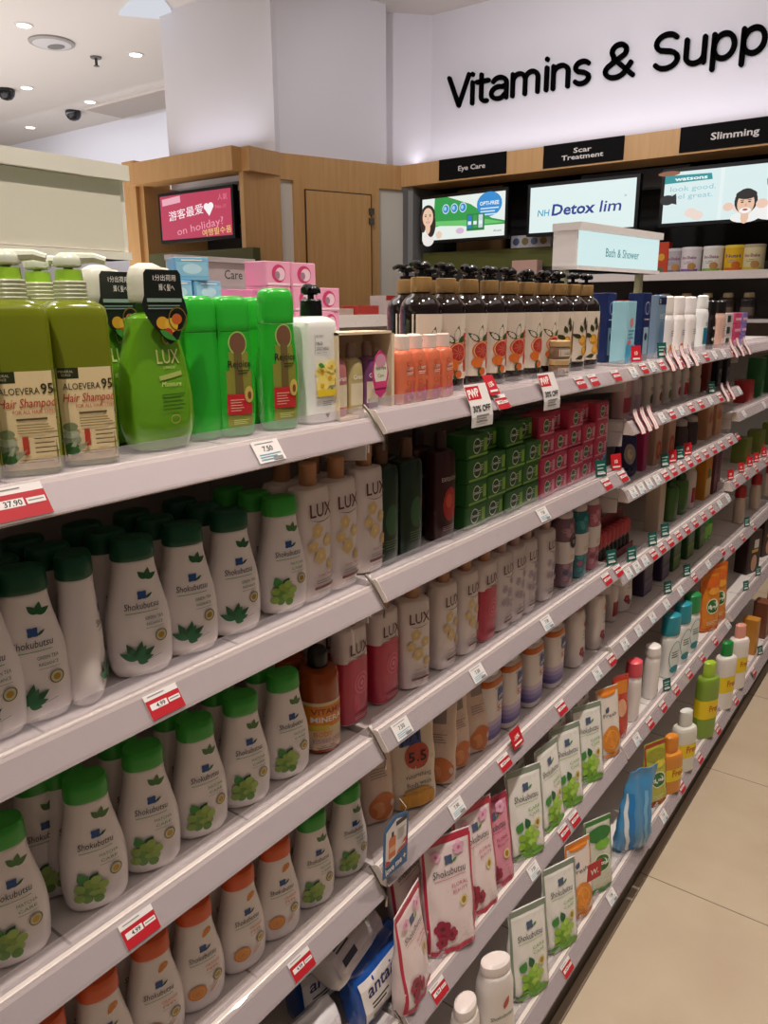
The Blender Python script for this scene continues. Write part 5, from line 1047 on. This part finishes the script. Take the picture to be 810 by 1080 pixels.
TKR, TKT, TKB = talker('#d0222e', '10'), talker('#0f5a52', None), talker('#c01c28', '-10%', .042, .036)
def talk(k, px, kd, label, dz=.0, rz=0):
    zb, xf = SH[k]; x = xf-.0165; z = zb+.032+dz; kd.place((x-.004, YX(px, x, z), z), label, lean=10, rz=rz-24, group='promotion cards on the rails')
talk('C1', 673, TKR, 'red ten card at the left end of the third top rail'); talk('C1', 700, TKT, 'teal card on the third unit top rail')
talk('B2', 636, TKT, 'teal card on the second rail right end'); talk('B2', 652, TKR, 'red ten card on the second rail right end')
for i, (p, t) in enumerate(((703, TKT), (711, TKR), (719, TKT), (727, TKR))): talk('C3', p, t, '%s card on third unit third rail, %s of pair' % ('teal' if t is TKT else 'red ten', 'left' if i < 2 else 'right'))
talk('C4', 690, TKT, 'teal card, left one, on the third unit fourth rail') ; talk('C4', 703, TKT, 'teal card, second one, on the third unit fourth rail'); talk('C5', 706, TKT, 'teal card on the third unit fifth rail'); talk('C5', 726, TKT, 'teal card on the third unit fifth rail, further right')
talk('C6', 705, TKT, 'teal card on the third unit sixth rail'); talk('B3', 647, TKT, 'teal card on the third rail right end'); talk('C4', 668, TKT, 'teal card at the left end of fourth rail, third unit'); talk('C2', 752, TKT, 'teal card on the third unit second rail')
for i, p in enumerate((772, 783, 792, 799, 807)): talk('D3', p, TKR, 'red ten card on the fourth unit third rail, %s from left' % ORD[i])
talk('D5', 788, TKT, 'teal card on the fourth unit fifth rail'); talk('D5', 801, TKT, 'teal card on the fourth unit fifth rail, further right'); talk('D6', 803, TKT, 'teal card on the fourth unit bottom rail'); talk('D4', 789, TKT, 'teal card on the fourth unit fourth rail')
zb, xf = SH['B4']; TKB.place((xf-.004, YX(550, xf, zb+.05), zb+.026), 'red minus ten percent card on the fourth rail', lean=24, rz=0)
# striped paper flaps curling over the far rails
FLAP = Kind('paper_flap', 'card', ''); mb = MB(); W_ = M('#ece4e2', .5); R_ = M('#c4303c', .5)
pts = [(.001, -.020), (-.004, -.008), (-.011, .003), (-.018, .013), (-.024, .026), (-.027, .038)]
for u0, u1, m in ((-.016, -.0125, R_), (-.0125, -.002, W_), (-.002, .000, R_), (.0, .0125, W_), (.0125, .016, R_)):
    mb.add([(x, u, z) for x, z in pts for u in (u0, u1)]+[(x-.0006, u, z) for x, z in pts for u in (u0, u1)], [(2*i, 2*i+1, 2*i+3, 2*i+2) for i in range(5)]+[(12+2*i, 12+2*i+2, 12+2*i+3, 12+2*i+1) for i in range(5)], m)
FLAP.part('paper_flap', mb)
for k, ps, nm in (('C1', (709, 717, 725, 734), 'left cluster, third unit top rail'), ('C1', (776, 783, 790), 'right cluster, third unit top rail'), ('C2', (677, 684, 691), 'left end, third unit second rail'), ('C2', (767, 773), 'right end, third unit second rail')):
    for i, p in enumerate(ps):
        zb, xf = SH[k]; FLAP.place((xf+.006, YX(p, xf, zb+.02), zb+.018), 'red and white striped flap, %s, %s' % (ORD[i], nm), group='striped paper flaps')
# promotional cards
def pwp(two):
    K = Kind('offer_card', 'card', ''); mb = MB(); w, h = .062, .066
    pts = [(.001, -.034), (.0015, -.018), (-.002, 0), (-.010, .018), (-.016, .032)]
    W_ = M('#e9e4e2', .4)
    mb.add([(x, u, z) for x, z in pts for u in (-w/2, w/2)]+[(x-.0007, u, z) for x, z in pts for u in (-w/2, w/2)], [(2*i, 2*i+1, 2*i+3, 2*i+2) for i in range(4)]+[(10+2*i, 12+2*i, 13+2*i, 11+2*i) for i in range(4)]+[(0, 10, 11, 1), (8, 9, 19, 18)]+[(2*i, 2*i+2, 12+2*i, 10+2*i) for i in range(4)]+[(2*i+1, 11+2*i, 13+2*i, 2*i+3) for i in range(4)], W_)
    def sf(y, z):
        for a, b in zip(pts, pts[1:]):
            if a[1] <= z <= b[1]: return a[0]+(b[0]-a[0])*(z-a[1])/(b[1]-a[1])
        return pts[-1][0] if z > 0 else pts[0][0]
    mb.sf = sf; mb.rect(-w*.5, .009, w*.12, .029, M('#c4202e'), 3, 4); mb.text('PWP', -w*.19, .013, .017, INKW, width=w*.5, bold=.04, rot=4)
    mb.text('30% OFF', 0, -.010, .014, DARK, width=w*.8, bold=.02); mb.lines(-w*.3, w*.3, -.015, .002, .005, 3, GREY)
    K.part('offer_card', mb, flat=True); return K
PW = pwp(0); zb, xf = SH['B1']
PW.place((xf+.005, YX(506, xf, zb+.02), zb+.014), 'white and red offer card, left one, under the black bottles', rz=-3)
PW.place((xf+.005, YX(580, xf, zb+.02), zb+.014), 'white and red offer card, right one, under the jars', rz=-3)
k = talker('#c4202e', '15%', .034, .036); k.place((xf-.006, YX(526, xf, zb+.03), zb+.024), 'red fifteen percent card beside the left offer card', lean=30)
ontag('B1', 529, TR_, 'red price tag below the fifteen percent card', f=.3)
# hanging card on a clip at the fourth shelf
K = Kind('promotion_card', 'card', ''); mb = MB(); bl = M('#2f6aa0', .4); w, h = .060, .105
pts = [(-w/2, 0), (w/2, 0), (w/2, h*.86), (w*.42, h*.93), (0, h), (-w*.42, h*.90), (-w/2, h*.82)]; n = len(pts)
mb.add([(.001, u, v) for u, v in pts]+[(0, u, v) for u, v in pts], [tuple(range(n)), tuple(range(2*n-1, n-1, -1))]+[((i+1) % n, i, i+n, (i+1) % n+n) for i in range(n)], bl); mb.sf = lambda y, z: .001
mb.poly([(-w*.42, h*.2), (w*.42, h*.34), (w*.42, h*.84), (0, h*.93), (-w*.42, h*.80)], M('#ece6e2')); mb.rect(-w*.02, h*.80, w*.42, h*.88, M('#2a2c34'), 3, 1)
mb.rect(-w*.30, h*.30, -w*.02, h*.62, M('#d8764a'), 3, 3); mb.ell(-w*.16, h*.62, w*.14, h*.06, M('#d8764a')); mb.rect(-w*.20, h*.66, -w*.11, h*.75, DARK, 1, 1); mb.rect(-w*.28, h*.40, -w*.04, h*.50, M('#eab68e'), 3, 1)
mb.lines(w*.04, w*.36, h*.72, .0014, .004, 5, GREY); mb.poly([(w*.0, h*.30), (w*.42, h*.36), (w*.42, h*.52), (w*.1, h*.36)], RED); mb.text('new', w*.26, h*.385, .010, INKW, width=.014, bold=.03, rot=12)
mb.poly([(-w*.42, h*.2), (-w*.2, h*.24), (-w*.42, h*.32)], RED); mb.text('love me +', 0, h*.09, .017, INKW, width=.05, bold=.03, rot=8); K.part('card', mb, flat=True)
mb = MB(); mb.tube([(-.001, .02, h*.90), (.002, .022, h*1.02), (-.012, .022, h*1.10)], .001, STEEL); K.part('wire_hook', mb, label='thin steel wire')
zb, xf = SH['B4']; K.place((xf+.004, YX(414, xf, zb+.07), zb+.026), 'blue bordered promotional card with an orange bottle picture', lean=-2, rz=-4)

# ------------------------------------------------------------------ back wall shelving, screens and signs
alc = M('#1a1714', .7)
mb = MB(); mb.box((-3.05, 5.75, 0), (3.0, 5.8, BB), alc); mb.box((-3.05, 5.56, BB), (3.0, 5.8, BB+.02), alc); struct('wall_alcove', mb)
mb = MB(); mb.box((-3.075, 5.30, 0), (-3.03, 5.78, BB), M('#8a8a88', .6)); struct('wall_alcove_side', mb)
mb = MB(); mb.box((-2.85, 5.66, 1.9), (-2.45, 5.745, BB), WOOD); struct('trim_7', mb)
mb = MB(); mb.box((-1.80, 5.62, 2.30), (-1.05, 5.74, BB), M('#7a7c80', .5)); struct('trim_8', mb)
wu = link('wall_shelf_unit', None); tag(wu, 'dark wall shelf unit below the screens', 'shelves')
mb = MB(); mb.box((-3.0, 5.40, 1.80), (-1.85, 5.45, 1.935), M('#585a1e', .6)); link('olive_fascia', mb.mesh('olive_fascia', True), wu)
mb = MB(); mb.box((-2.95, 5.66, 0), (1.5, 5.70, 1.8), M('#5a5650', .6)); link('back_panel', mb.mesh('back_panel', True), wu)
mb = MB(); mb.box((-1.85, 5.26, 1.690), (1.5, 5.66, 1.712), M('#cfcac6', .4)); mb.box((-1.85, 5.245, 1.680), (1.5, 5.26, 1.730), RAIL); link('shelf', mb.mesh('shelf', True), wu)
mb = MB(); mb.box((-1.85, 5.26, 1.42), (1.5, 5.66, 1.44), M('#cfcac6', .4)); link('shelf', mb.mesh('shelf', True), wu)
mb = MB(); mb.box((-3.0, 5.40, 1.45), (-1.87, 5.66, 1.8), M('#2a2822', .6)); link('cupboard', mb.mesh('cupboard', True), wu)
def tin(col, lid, acc):
    K = Kind('supplement_tin', 'tin', ''); mb = MB(); mb.loft([(0, .060, .060), (.004, .062, .062), (.150, .062, .062)], M(col, .35), n=32, smooth=False); sf = mb.sf; K.part('body', mb)
    mb = MB(); mb.loft([(.1502, .064, .064), (.166, .064, .064), (.168, .060, .060)], M(lid, .35), n=32, smooth=False); K.part('lid', mb)
    mb = MB(); mb.sf = sf; mb.rect(-.058, .01, .058, .035, M(acc), 14, 1); mb.text('Inu-Shake' if col != '#e0b01c' else 'Nutri', 0, .095, .026, M('#8a3a6a' if col != '#e0b01c' else '#2a3a8a'), width=.085, bold=.02); mb.lines(-.03, .03, .08, .004, .010, 2, GREY); mb.ell(.02, .05, .024, .022, M(acc if col == '#e0b01c' else '#b8864a')); K.part('printed_label', mb, flat=True); return K
def bk(px, kd, lab, y=5.36, z=1.7125, rz=-90):
    x = XY(px, y, z+.08); kd.place((x, y, z), lab, rz=rz)
bk(712, tin('#b8b0b0', '#d8d0d0', '#7a6a7a'), 'pale grey supplement tin beside the red orange box', y=5.42)
bk(729, tin('#e2d8d8', '#ece4e2', '#7a5a9a'), 'white supplement tin with violet base'); bk(752, tin('#e4e0d4', '#ece8e0', '#8aa84a'), 'white supplement tin with green base'); bk(775, tin('#e0b01c', '#e8c84a', '#c8641c'), 'bright yellow supplement tin'); bk(795, tin('#d8cc9a', '#b8a88a', '#c8b040'), 'cream supplement tin right of the yellow one')
k = carton('', '#c8401c', .21, .045, .04, acc2='#e0a02c', art=lambda mb, hw, h: mb.rect(-hw*.8, h*.05, hw*.4, h*.25, M('#6a6a4a'), 1, 1)); bk(699, k, 'red orange carton at the left of the tins', y=5.40)
k = carton('', '#b8b4b8', .085, .16, .04, art=lambda mb, hw, h: [mb.ell(-hw*.7+i*hw*.45, h*.5, hw*.17, h*.3, M(('#4a5a7a', '#7a6a3a')[i % 2])) for i in range(4)], name='patterned_box'); bk(562, k, 'grey patterned box on the olive counter below the middle screen', y=5.43, z=1.9355)
k = carton('', '#c8a090', .10, .10, .05); bk(556, k, 'plain pinkish carton in front of the olive counter', y=5.30, z=1.7405)
for i, p in enumerate((648, 664, 680)):
    k = carton('', '#b8302a', .12, .075, .05, acc='#c84a3a'); bk(p, k, 'red carton on the lower back shelf, %s from left' % ORD[i], y=5.36, z=1.4405)
for i, p in enumerate((700, 722, 744, 766, 788)):
    k = gbottle('', ('#2a2226', '#3a2a20')[i % 2], '#c8b890', h=.16, hw=.05, hd=.04, caph=.03, capw=.6, acc='#6a5a4a'); x = XY(p, 5.4, 1.5); k.place((x, 5.42, 1.4405), 'dark supplement bottle on the lower back shelf, %s from left' % ORD[i], rz=-90, group='dark bottles on the lower back shelf')
# low lift for the plain carton
mb = MB(); mb.box((-2.2, 5.25, 0), (-1.9, 5.36, 1.74), M('#2a2822', .6)); o = link('display_plinth', mb.mesh('display_plinth', True)); tag(o, 'dark plinth under the plain pinkish carton', 'plinth')
k = Kind('small_bottle', 'bottle', '')
# screens: local +X is the screen normal
def screen(label, cx, cy, z0, z1, w, rz, art, dep=.474):
    r = link('display_screen', None); tag(r, label, 'screen'); r.location = (cx, cy, 0); r.rotation_euler = (0, 0, R(rz))
    mb = MB(); bz = .022; mb.box((-.05, -w/2-bz, z0-bz), (-.001, w/2+bz, z1+bz), M('#0c0c0d', .3)); mb.box((-.08, -.1, z0+.08), (-.05, .1, z1-.08), M('#0c0c0d', .5)); link('bezel', mb.mesh('bezel', True), r)
    mb = MB(); mb.box((-dep, -.03, z0+.12), (-.08, .03, z1-.12), M('#0c0c0d', .5)); link('mount_arm', mb.mesh('mount_arm', True), r)
    mb = MB(); mb.sf = lambda y, z: 0.0; mb.k = 0; art(mb, w, z0, z1); link('picture', mb.mesh('picture', True), r); return r
E = 1.0
def S_(c, e=E): return M(c, .5, emit=e)
def face(mb, u, v, r, skin, hair, long=False):
    mb.ell(u, v+r*.25, r*1.15, r*1.25, S_(hair), 20)
    if long: mb.ell(u+r*.5, v-r*.9, r*.75, r*1.5, S_(hair), 16); mb.ell(u-r*.75, v-r*.5, r*.5, r*1.3, S_(hair), 16)
    mb.ell(u, v-r*1.3, r*.4, r*.7, S_(skin)); mb.ell(u, v, r*.85, r*1.15, S_(skin), 20)
    for s in (-1, 1): mb.ell(u+s*r*.36, v+r*.15, r*.15, r*.07, S_('#241a18')); mb.ell(u+s*r*.36, v+r*.33, r*.2, r*.04, S_('#3a2a24'))
    mb.ell(u+r*.03, v-r*.15, r*.09, r*.16, S_('#d8a58c')); mb.ell(u, v-r*.55, r*.30, r*.11, S_('#b8404a')); mb.ell(u, v-r*.53, r*.22, r*.05, S_('#f0e8e4'))
def art1(mb, w, z0, z1):
    h = z1-z0; mb.rect(-w/2, z0, w/2, z1, S_('#e6efe9'))
    mb.poly([(-w*.34, z1), (-w*.18, z1), (w*.1, z1-h*.22), (w*.35, z0+h*.42), (w*.5, z0+h*.34), (w*.5, z0+h*.26), (w*.1, z0+h*.26), (-w*.2, z0+h*.36), (-w*.36, z0+h*.30)], S_('#2a9a46'))
    mb.poly([(-w*.34, z0+h*.45), (w*.3, z0+h*.40), (w*.5, z0+h*.30), (w*.1, z0+h*.28), (-w*.34, z0+h*.34)], S_('#6ac46a'))
    mb.ell(w*.32, z0+h*.74, w*.145, h*.28, S_('#2a8ad0'), 24); mb.text('OPTI-FREE', w*.32, z0+h*.72, h*.12, S_('#f2f8fc'), width=w*.22, bold=.02); mb.lines(w*.22, w*.43, z0+h*.66, h*.03, h*.07, 3, S_('#cfe6f4'))
    for i in range(3): u = -w*.20+i*w*.105; mb.ell(u, z0+h*.72, w*.043, h*.115, S_('#dcecf4')); mb.ell(u, z0+h*.72, w*.036, h*.095, S_('#2a86cc')); mb.ell(u-.006, z0+h*.73, w*.016, h*.05, S_('#9fd0ec'))
    mb.rect(w*.06, z0+h*.16, w*.27, z0+h*.55, S_('#1f7a3c'))
    for i, c in enumerate(('#2a7ac0', '#3a9a4a', '#c8d8e0')): mb.rect(w*(.07+.065*i), z0+h*.22, w*(.12+.065*i), z0+h*.52, S_(c)); mb.rect(w*(.075+.065*i), z0+h*.30, w*(.115+.065*i), z0+h*.38, S_('#e4f0f4'))
    mb.ell(-w*.02, z0+h*.18, w*.05, h*.07, S_('#d8b8d0')); mb.text('Alcon', w*.42, z0+h*.10, h*.07, S_('#3a4a6a'), width=w*.09)
    mb.ell(-w*.42, z0+h*.02, w*.075, h*.16, S_('#ece6e2')); face(mb, -w*.425, z0+h*.56, h*.20, '#ecc4a8', '#2a1a16', True)
    mb.ell(-w*.28, z0+h*.12, w*.04, h*.09, S_('#e8cdb8'))
def art2(mb, w, z0, z1):
    h = z1-z0; mb.rect(-w/2, z0, w/2, z1, S_('#dff0ee')); mb.text('NH', -w*.36, z0+h*.36, h*.20, S_('#2a9ac0'), width=w*.12, bold=.01, shear=.1); mb.text('Detox', -w*.07, z0+h*.36, h*.34, S_('#1c2f8a'), width=w*.42, bold=.025, shear=.1); mb.text('lim', w*.28, z0+h*.36, h*.34, S_('#1c2f8a'), width=w*.20, bold=.01, shear=.1); mb.ring(w*.41, z0+h*.66, h*.02, h*.02, h*.006, S_('#1c2f8a'))
def art3(mb, w, z0, z1):
    h = z1-z0; mb.rect(-w/2, z0, w/2, z1, S_('#d9ecec')); mb.rect(-w*.06, z0, -w*.03, z1, S_('#e4f2f0')); mb.poly([(-w*.5, z0+h*.78), (-w*.12, z0+h*.80), (-w*.13, z0+h*.92), (-w*.5, z0+h*.94)], S_('#1f8f94')); mb.text('watsons', -w*.29, z0+h*.825, h*.10, S_('#eef8f8'), width=w*.26, bold=.03)
    mb.text('look good.', -w*.27, z0+h*.62, h*.14, S_('#8fc4d0'), width=w*.36); mb.text('feel great.', -w*.28, z0+h*.47, h*.14, S_('#8fc4d0'), width=w*.34); mb.ell(-w*.47, z0+h*.98, w*.09, h*.05, S_('#8a5a3c'))
    mb.ell(-w*.47, z0+h*.46, w*.06, h*.10, S_('#1a1a1c')); mb.poly([(-w*.5, z0+h*.44), (-w*.40, z0+h*.58), (-w*.39, z0+h*.36)], S_('#1a1a1c'))
    for u, v in ((-.22, .12), (-.27, .18), (.10, .22)): mb.ell(w*u, z0+h*v, w*.05, h*.09, S_('#ecd8cc'))
    mb.ell(w*.36, z0+h*.10, w*.16, h*.16, S_('#f2f0ee')); face(mb, w*.38, z0+h*.64, h*.20, '#e2b496', '#2a201c'); mb.ell(w*.38, z0+h*.53, h*.17, h*.08, S_('#f4f4f2')); mb.ell(w*.38, z0+h*.55, h*.06, h*.02, S_('#a84a44'))
    mb.ell(w*.15, z0+h*.02, w*.11, h*.10, S_('#eef0ee')); face(mb, w*.15, z0+h*.28, h*.19, '#e8c0a4', '#1c1614'); mb.ell(w*.15, z0+h*.15, h*.11, h*.055, S_('#f4f4f2')); mb.ell(w*.15, z0+h*.165, h*.05, h*.02, S_('#a84a44')); mb.ell(w*.15, z0+h*.45, h*.2, h*.09, S_('#1c1614'))
    mb.ell(w*.02, z0+h*.24, w*.04, h*.08, S_('#ecc8b4')); mb.ell(w*.27, z0+h*.26, w*.045, h*.09, S_('#ecc8b4'))
screen('lit screen with a smiling woman on green advert, leftmost of three', -2.580, 5.29, 2.018, 2.318, .745, -90-4, art1)
screen('lit white screen with one dark blue word, middle of three', -1.646, 5.275, 2.020, 2.318, .745, -90, art2)
screen('lit screen showing man and boy shaving, rightmost of three', -.715, 5.275, 2.027, 2.325, .755, -90, art3)
def artp(mb, w, z0, z1):
    h = z1-z0; mb.rect(-w/2, z0, w/2, z1, S_('#c23558', .9)); mb.rect(-w*.47, z0+h*.80, -w*.20, z0+h*.95, S_('#e8a8b8'), rot=4); mb.text('游客最爱', -w*.13, z0+h*.49, h*.24, S_('#f8f0f2', 1.1), width=w*.50, rot=5)
    mb.ell(w*.165, z0+h*.66, w*.038, h*.075, S_('#f8f0f2')); mb.ell(w*.225, z0+h*.67, w*.038, h*.075, S_('#f8f0f2')); mb.poly([(w*.128, z0+h*.64), (w*.262, z0+h*.65), (w*.20, z0+h*.45)], S_('#f8f0f2'))
    mb.text('on holiday?', w*.06, z0+h*.17, h*.24, S_('#e89aac'), width=w*.66, rot=6); mb.text('여행필수품', w*.29, z0+h*.05, h*.17, S_('#f0d27a'), width=w*.40, rot=3); mb.text('人氣', w*.39, z0+h*.78, h*.15, S_('#e07a92'), width=w*.13); mb.text('No.1!', w*.36, z0+h*.60, h*.11, S_('#e07a92'), width=w*.14)
screen('pink lit screen asking on holiday in the timber booth', -4.045, 4.0, 2.018, 2.325, .765, -90, artp, .60)
def panel(label, px0, px1, lines, sz):
    x0, x1 = XY(px0, 5.25, 2.5), XY(px1, 5.25, 2.5); r = link('category_panel', None); tag(r, label, 'sign', 'black category panels'); r.location = ((x0+x1)/2, 5.2545, 0); r.rotation_euler = (0, 0, R(-90)); w = x1-x0
    mb = MB(); mb.box((0, -w/2, BB+.012), (.006, w/2, BT+.002), M('#0f0e0d', .75, spec=.1)); link('board', mb.mesh('board', True), r)
    mb = MB(); mb.sf = lambda y, z: .006; wt = M('#d8d0c8', .5)
    for i, (t, wd) in enumerate(lines): mb.text(t, 0, (BB+BT)/2-.012 if len(lines) == 1 else (BB+BT)/2+.012-.040*i, sz, wt, width=wd, bold=.02)
    link('lettering', mb.mesh('lettering', True), r)
panel('black panel on the timber band reading Eye Care', 463, 534, [('Eye Care', .225)], .046)
panel('black panel on the timber band reading Scar Treatment', 573, 658, [('Scar', .125), ('Treatment', .29)], .042)
panel('black panel on the timber band reading Slimming', 717, 838, [('Slimming', .27)], .055)
# ---- rounded wall letters
def arc(cx, cy, rx, ry, a0, a1, n=12): return [(cx+rx*math.cos(R(a0+(a1-a0)*i/n)), cy+ry*math.sin(R(a0+(a1-a0)*i/n))) for i in range(n+1)]
GL = {
 'V': (.72, [[(.02, 1), (.34, 0), (.66, 1)]]), 'i': (.20, [[(.06, .70), (.06, 0)], [(.06, .97), (.06, .98)]]),
 't': (.44, [[(.14, .90), (.14, .18)]+arc(.28, .16, .14, .16, 180, 285, 8), [(0, .68), (.36, .68)]]),
 'a': (.62, [arc(.26, .48, .22, .22, 150, 0, 10)+[(.48, .0)], arc(.24, .20, .22, .20, 60, 300, 14)+[(.48, .16)], [(.35, .373), (.48, .41)]]),
 'm': (.98, [[(.05, .70), (.05, 0)], [(.05, .42)]+arc(.235, .46, .185, .23, 180, 0)+[(.42, 0)], [(.42, .42)]+arc(.605, .46, .185, .23, 180, 0)+[(.79, 0)]]),
 'n': (.62, [[(.05, .70), (.05, 0)], [(.05, .42)]+arc(.255, .46, .205, .23, 180, 0)+[(.46, 0)]]),
 's': (.52, [arc(.22, .525, .18, .165, 30, 230, 10)+[(.28, .335)]+arc(.215, .165, .19, .165, 60, -150, 12)]),
 'S': (.72, [arc(.30, .745, .25, .24, 32, 235, 12)+[(.38, .485)]+arc(.30, .245, .27, .245, 60, -152, 14)]),
 '&': (.92, [[(.72, .0), (.22, .58)]+arc(.35, .78, .18, .20, 220, -40, 14)+[(.20, .46)]+arc(.28, .22, .26, .22, 120, 330, 14)+[(.66, .38)]]),
 'u': (.62, [[(.05, .70), (.05, .24)]+arc(.255, .22, .205, .22, 180, 360)+[(.46, .70)], [(.46, .3), (.46, 0)]]),
 'p': (.64, [[(.05, .70), (.05, -.26)], arc(.275, .345, .225, .345, 0, 360, 26)]),
 'l': (.20, [[(.06, 1), (.06, 0)]]), 'e': (.60, [[(.04, .36), (.46, .36)]+arc(.25, .35, .22, .345, 8, 310, 22)]), ' ': (.30, [])}
def split(pts):
    out = [[pts[0]]]
    for i in range(1, len(pts)):
        out[-1].append(pts[i])
        if i < len(pts)-1:
            a = Vector(pts[i])-Vector(pts[i-1]); b = Vector(pts[i+1])-Vector(pts[i])
            if a.length > 1e-6 and b.length > 1e-6 and a.angle(b) > .7: out.append([pts[i]])
    return out
def stroke(mb, pts, r, depth, m):
    P = [Vector(p) for p in pts]
    if (P[0]-P[-1]).length < 1e-6: P = P[:-1]; closed = True
    else: closed = False
    L = []; N = len(P)
    for i in range(N):
        a = P[(i-1) % N] if closed or i else P[i]; b = P[(i+1) % N] if closed or i < N-1 else P[i]; d = (b-a); d = d.normalized() if d.length > 1e-9 else Vector((0, 1)); L.append(Vector((-d.y, d.x)))
    vs = []; fs = []
    def v(p, x): vs.append((x, p.x, p.y)); return len(vs)-1
    rows = [[v(P[i]+L[i]*r, depth), v(P[i]-L[i]*r, depth), v(P[i]+L[i]*r, 0), v(P[i]-L[i]*r, 0)] for i in range(N)]
    for i in range(N if closed else N-1):
        a, b = rows[i], rows[(i+1) % N]; fs += [(a[1], b[1], b[0], a[0]), (a[0], b[0], b[2], a[2]), (a[3], b[3], b[1], a[1])]
    cs = [] if closed else [P[0], P[-1]]
    cs += [P[i] for i in range(1, N-1) if (P[i]-P[i-1]).angle(P[i+1]-P[i], 0) > .3]
    for c in cs:
        k = 16; top = [v(c+Vector((math.cos(2*math.pi*j/k), math.sin(2*math.pi*j/k)))*r, depth+.0004) for j in range(k)]; bot = [v(c+Vector((math.cos(2*math.pi*j/k), math.sin(2*math.pi*j/k)))*r, 0) for j in range(k)]
        fs.append(tuple(top)); fs += [(bot[j], bot[(j+1) % k], top[(j+1) % k], top[j]) for j in range(k)]
    mb.add(vs, fs, m)
sg = link('wall_lettering', None); tag(sg, 'large black letters reading Vitamins & Supplements on the white wall', 'sign'); txt = 'Vitamins & Supplements'
sg.location = (-2.868, 5.548, 2.993); sg.rotation_euler = (0, 0, R(-90)); u = 0; INK = M('#0b0a0a', .75, spec=0); CH = .198
tot = sum(GL[c][0] for c in 'Vitamins & Sup'); kx = (-.787+2.868)/(tot*CH)
for c in txt:
    adv, st = GL[c]
    if st:
        mb = MB()
        for s in [q for s_ in st for q in split(s_)]: stroke(mb, [(p[0]*CH*kx, p[1]*CH) for p in s], .0150, .022, INK)
        o = link('ampersand' if c == '&' else 'letter', mb.mesh('letter', True), sg); o.location = (0, u, 0)
    u += adv*CH*kx

# ------------------------------------------------------------------ ceiling fittings
def onceil(px, py): return PZ(px, py, CEIL)
K = Kind('ceiling_diffuser', 'vent', ''); mb = MB(); mb.loft([(-.02, .165, .165), (-.012, .18, .18), (0, .18, .18)], M('#a09a98', .5), n=40, smooth=False); K.part('rim', mb); mb = MB(); mb.loft([(-.0225, .145, .145), (-.0205, .15, .15)], M('#c9c6c8', .5), n=40, smooth=False); mb.loft([(-.026, .05, .08), (-.0226, .06, .09)], M('#7a7674', .5), c=(-.02, .05), n=30, smooth=False); K.part('grille', mb)
p = onceil(54.5, 44); K.place((p.x, p.y, CEIL-.0005), 'round grey ceiling diffuser beside a downlight')
K = Kind('downlight', 'light', ''); mb = MB(); mb.loft([(-.008, .066, .066), (0, .072, .072)], M('#d8d2cc', .4), n=28, smooth=False); K.part('rim', mb); mb = MB(); mb.loft([(-.0095, .050, .050), (-.0081, .052, .052)], M('#fff4e4', .4, emit=6), n=28, smooth=False); K.part('lamp', mb)
for i, (px, py, t) in enumerate(((25, 26, 'nearest the diffuser'), (143, 57, 'beside the white pillar'), (28, 92, 'between the two black cameras'), (95, 107, 'by the ceiling panel corner'), (32, 134, 'farthest back, near the far wall'))):
    p = onceil(px, py); K.place((p.x, p.y, CEIL-.0005), 'small round ceiling downlight '+t, group='ceiling downlights')
K = Kind('ceiling_camera', 'camera', ''); mb = MB(); mb.loft([(-.10, .02, .02), (-.09, .05, .05), (-.06, .075, .075), (-.02, .085, .085), (0, .08, .08)], M('#17171a', .25), n=26); K.part('ceiling_camera', mb)
for px, py, t in ((6, 94, 'at the left edge'), (77, 117, 'near the ceiling panel')): p = onceil(px, py); K.place((p.x, p.y, CEIL-.0005), 'black dome camera on the ceiling '+t, group='dome cameras')
K = Kind('sprinkler', 'sprinkler', ''); mb = MB(); mb.loft([(-.012, .045, .045), (0, .05, .05)], M('#6a6664', .4), n=20, smooth=False); mb.loft([(-.07, .012, .012), (-.012, .012, .012)], M('#4a4644', .3, .6), n=12, smooth=False); mb.loft([(-.074, .025, .025), (-.07, .025, .025)], M('#4a4644', .3, .6), n=16, smooth=False); K.part('sprinkler', mb); p = onceil(101, 60); K.place((p.x, p.y, CEIL-.0005), 'small dark fire sprinkler hanging from the ceiling')
mb = MB(); mb.box((-7.565, 5.56, CEIL-.03), (-5.6, 6.04, CEIL-.0005), M('#b3a8a0', .7)); o = link('ceiling_access_panel', mb.mesh('ceiling_access_panel', True)); tag(o, 'flat taupe rectangular panel on the ceiling by the pillar', 'panel')
a, b_, c_ = onceil(125, 13), onceil(172, 25), onceil(155, 0)
mb = MB(); q = [(a.x, a.y), (-4.60, 4.42), (-4.3, 4.02), (-4.35, 3.9)]
mb.add([(x, y, CEIL-.02) for x, y in q]+[(x, y, CEIL-.0005) for x, y in q], [(3, 2, 1, 0), (4, 5, 6, 7)]+[(i, (i+1) % 4, (i+1) % 4+4, i+4) for i in range(4)], M('#e9ecf6', .6, emit=.75)); o = link('light_panel', mb.mesh('light_panel', True)); tag(o, 'bright ceiling light panel at the top of the pillar', 'light')
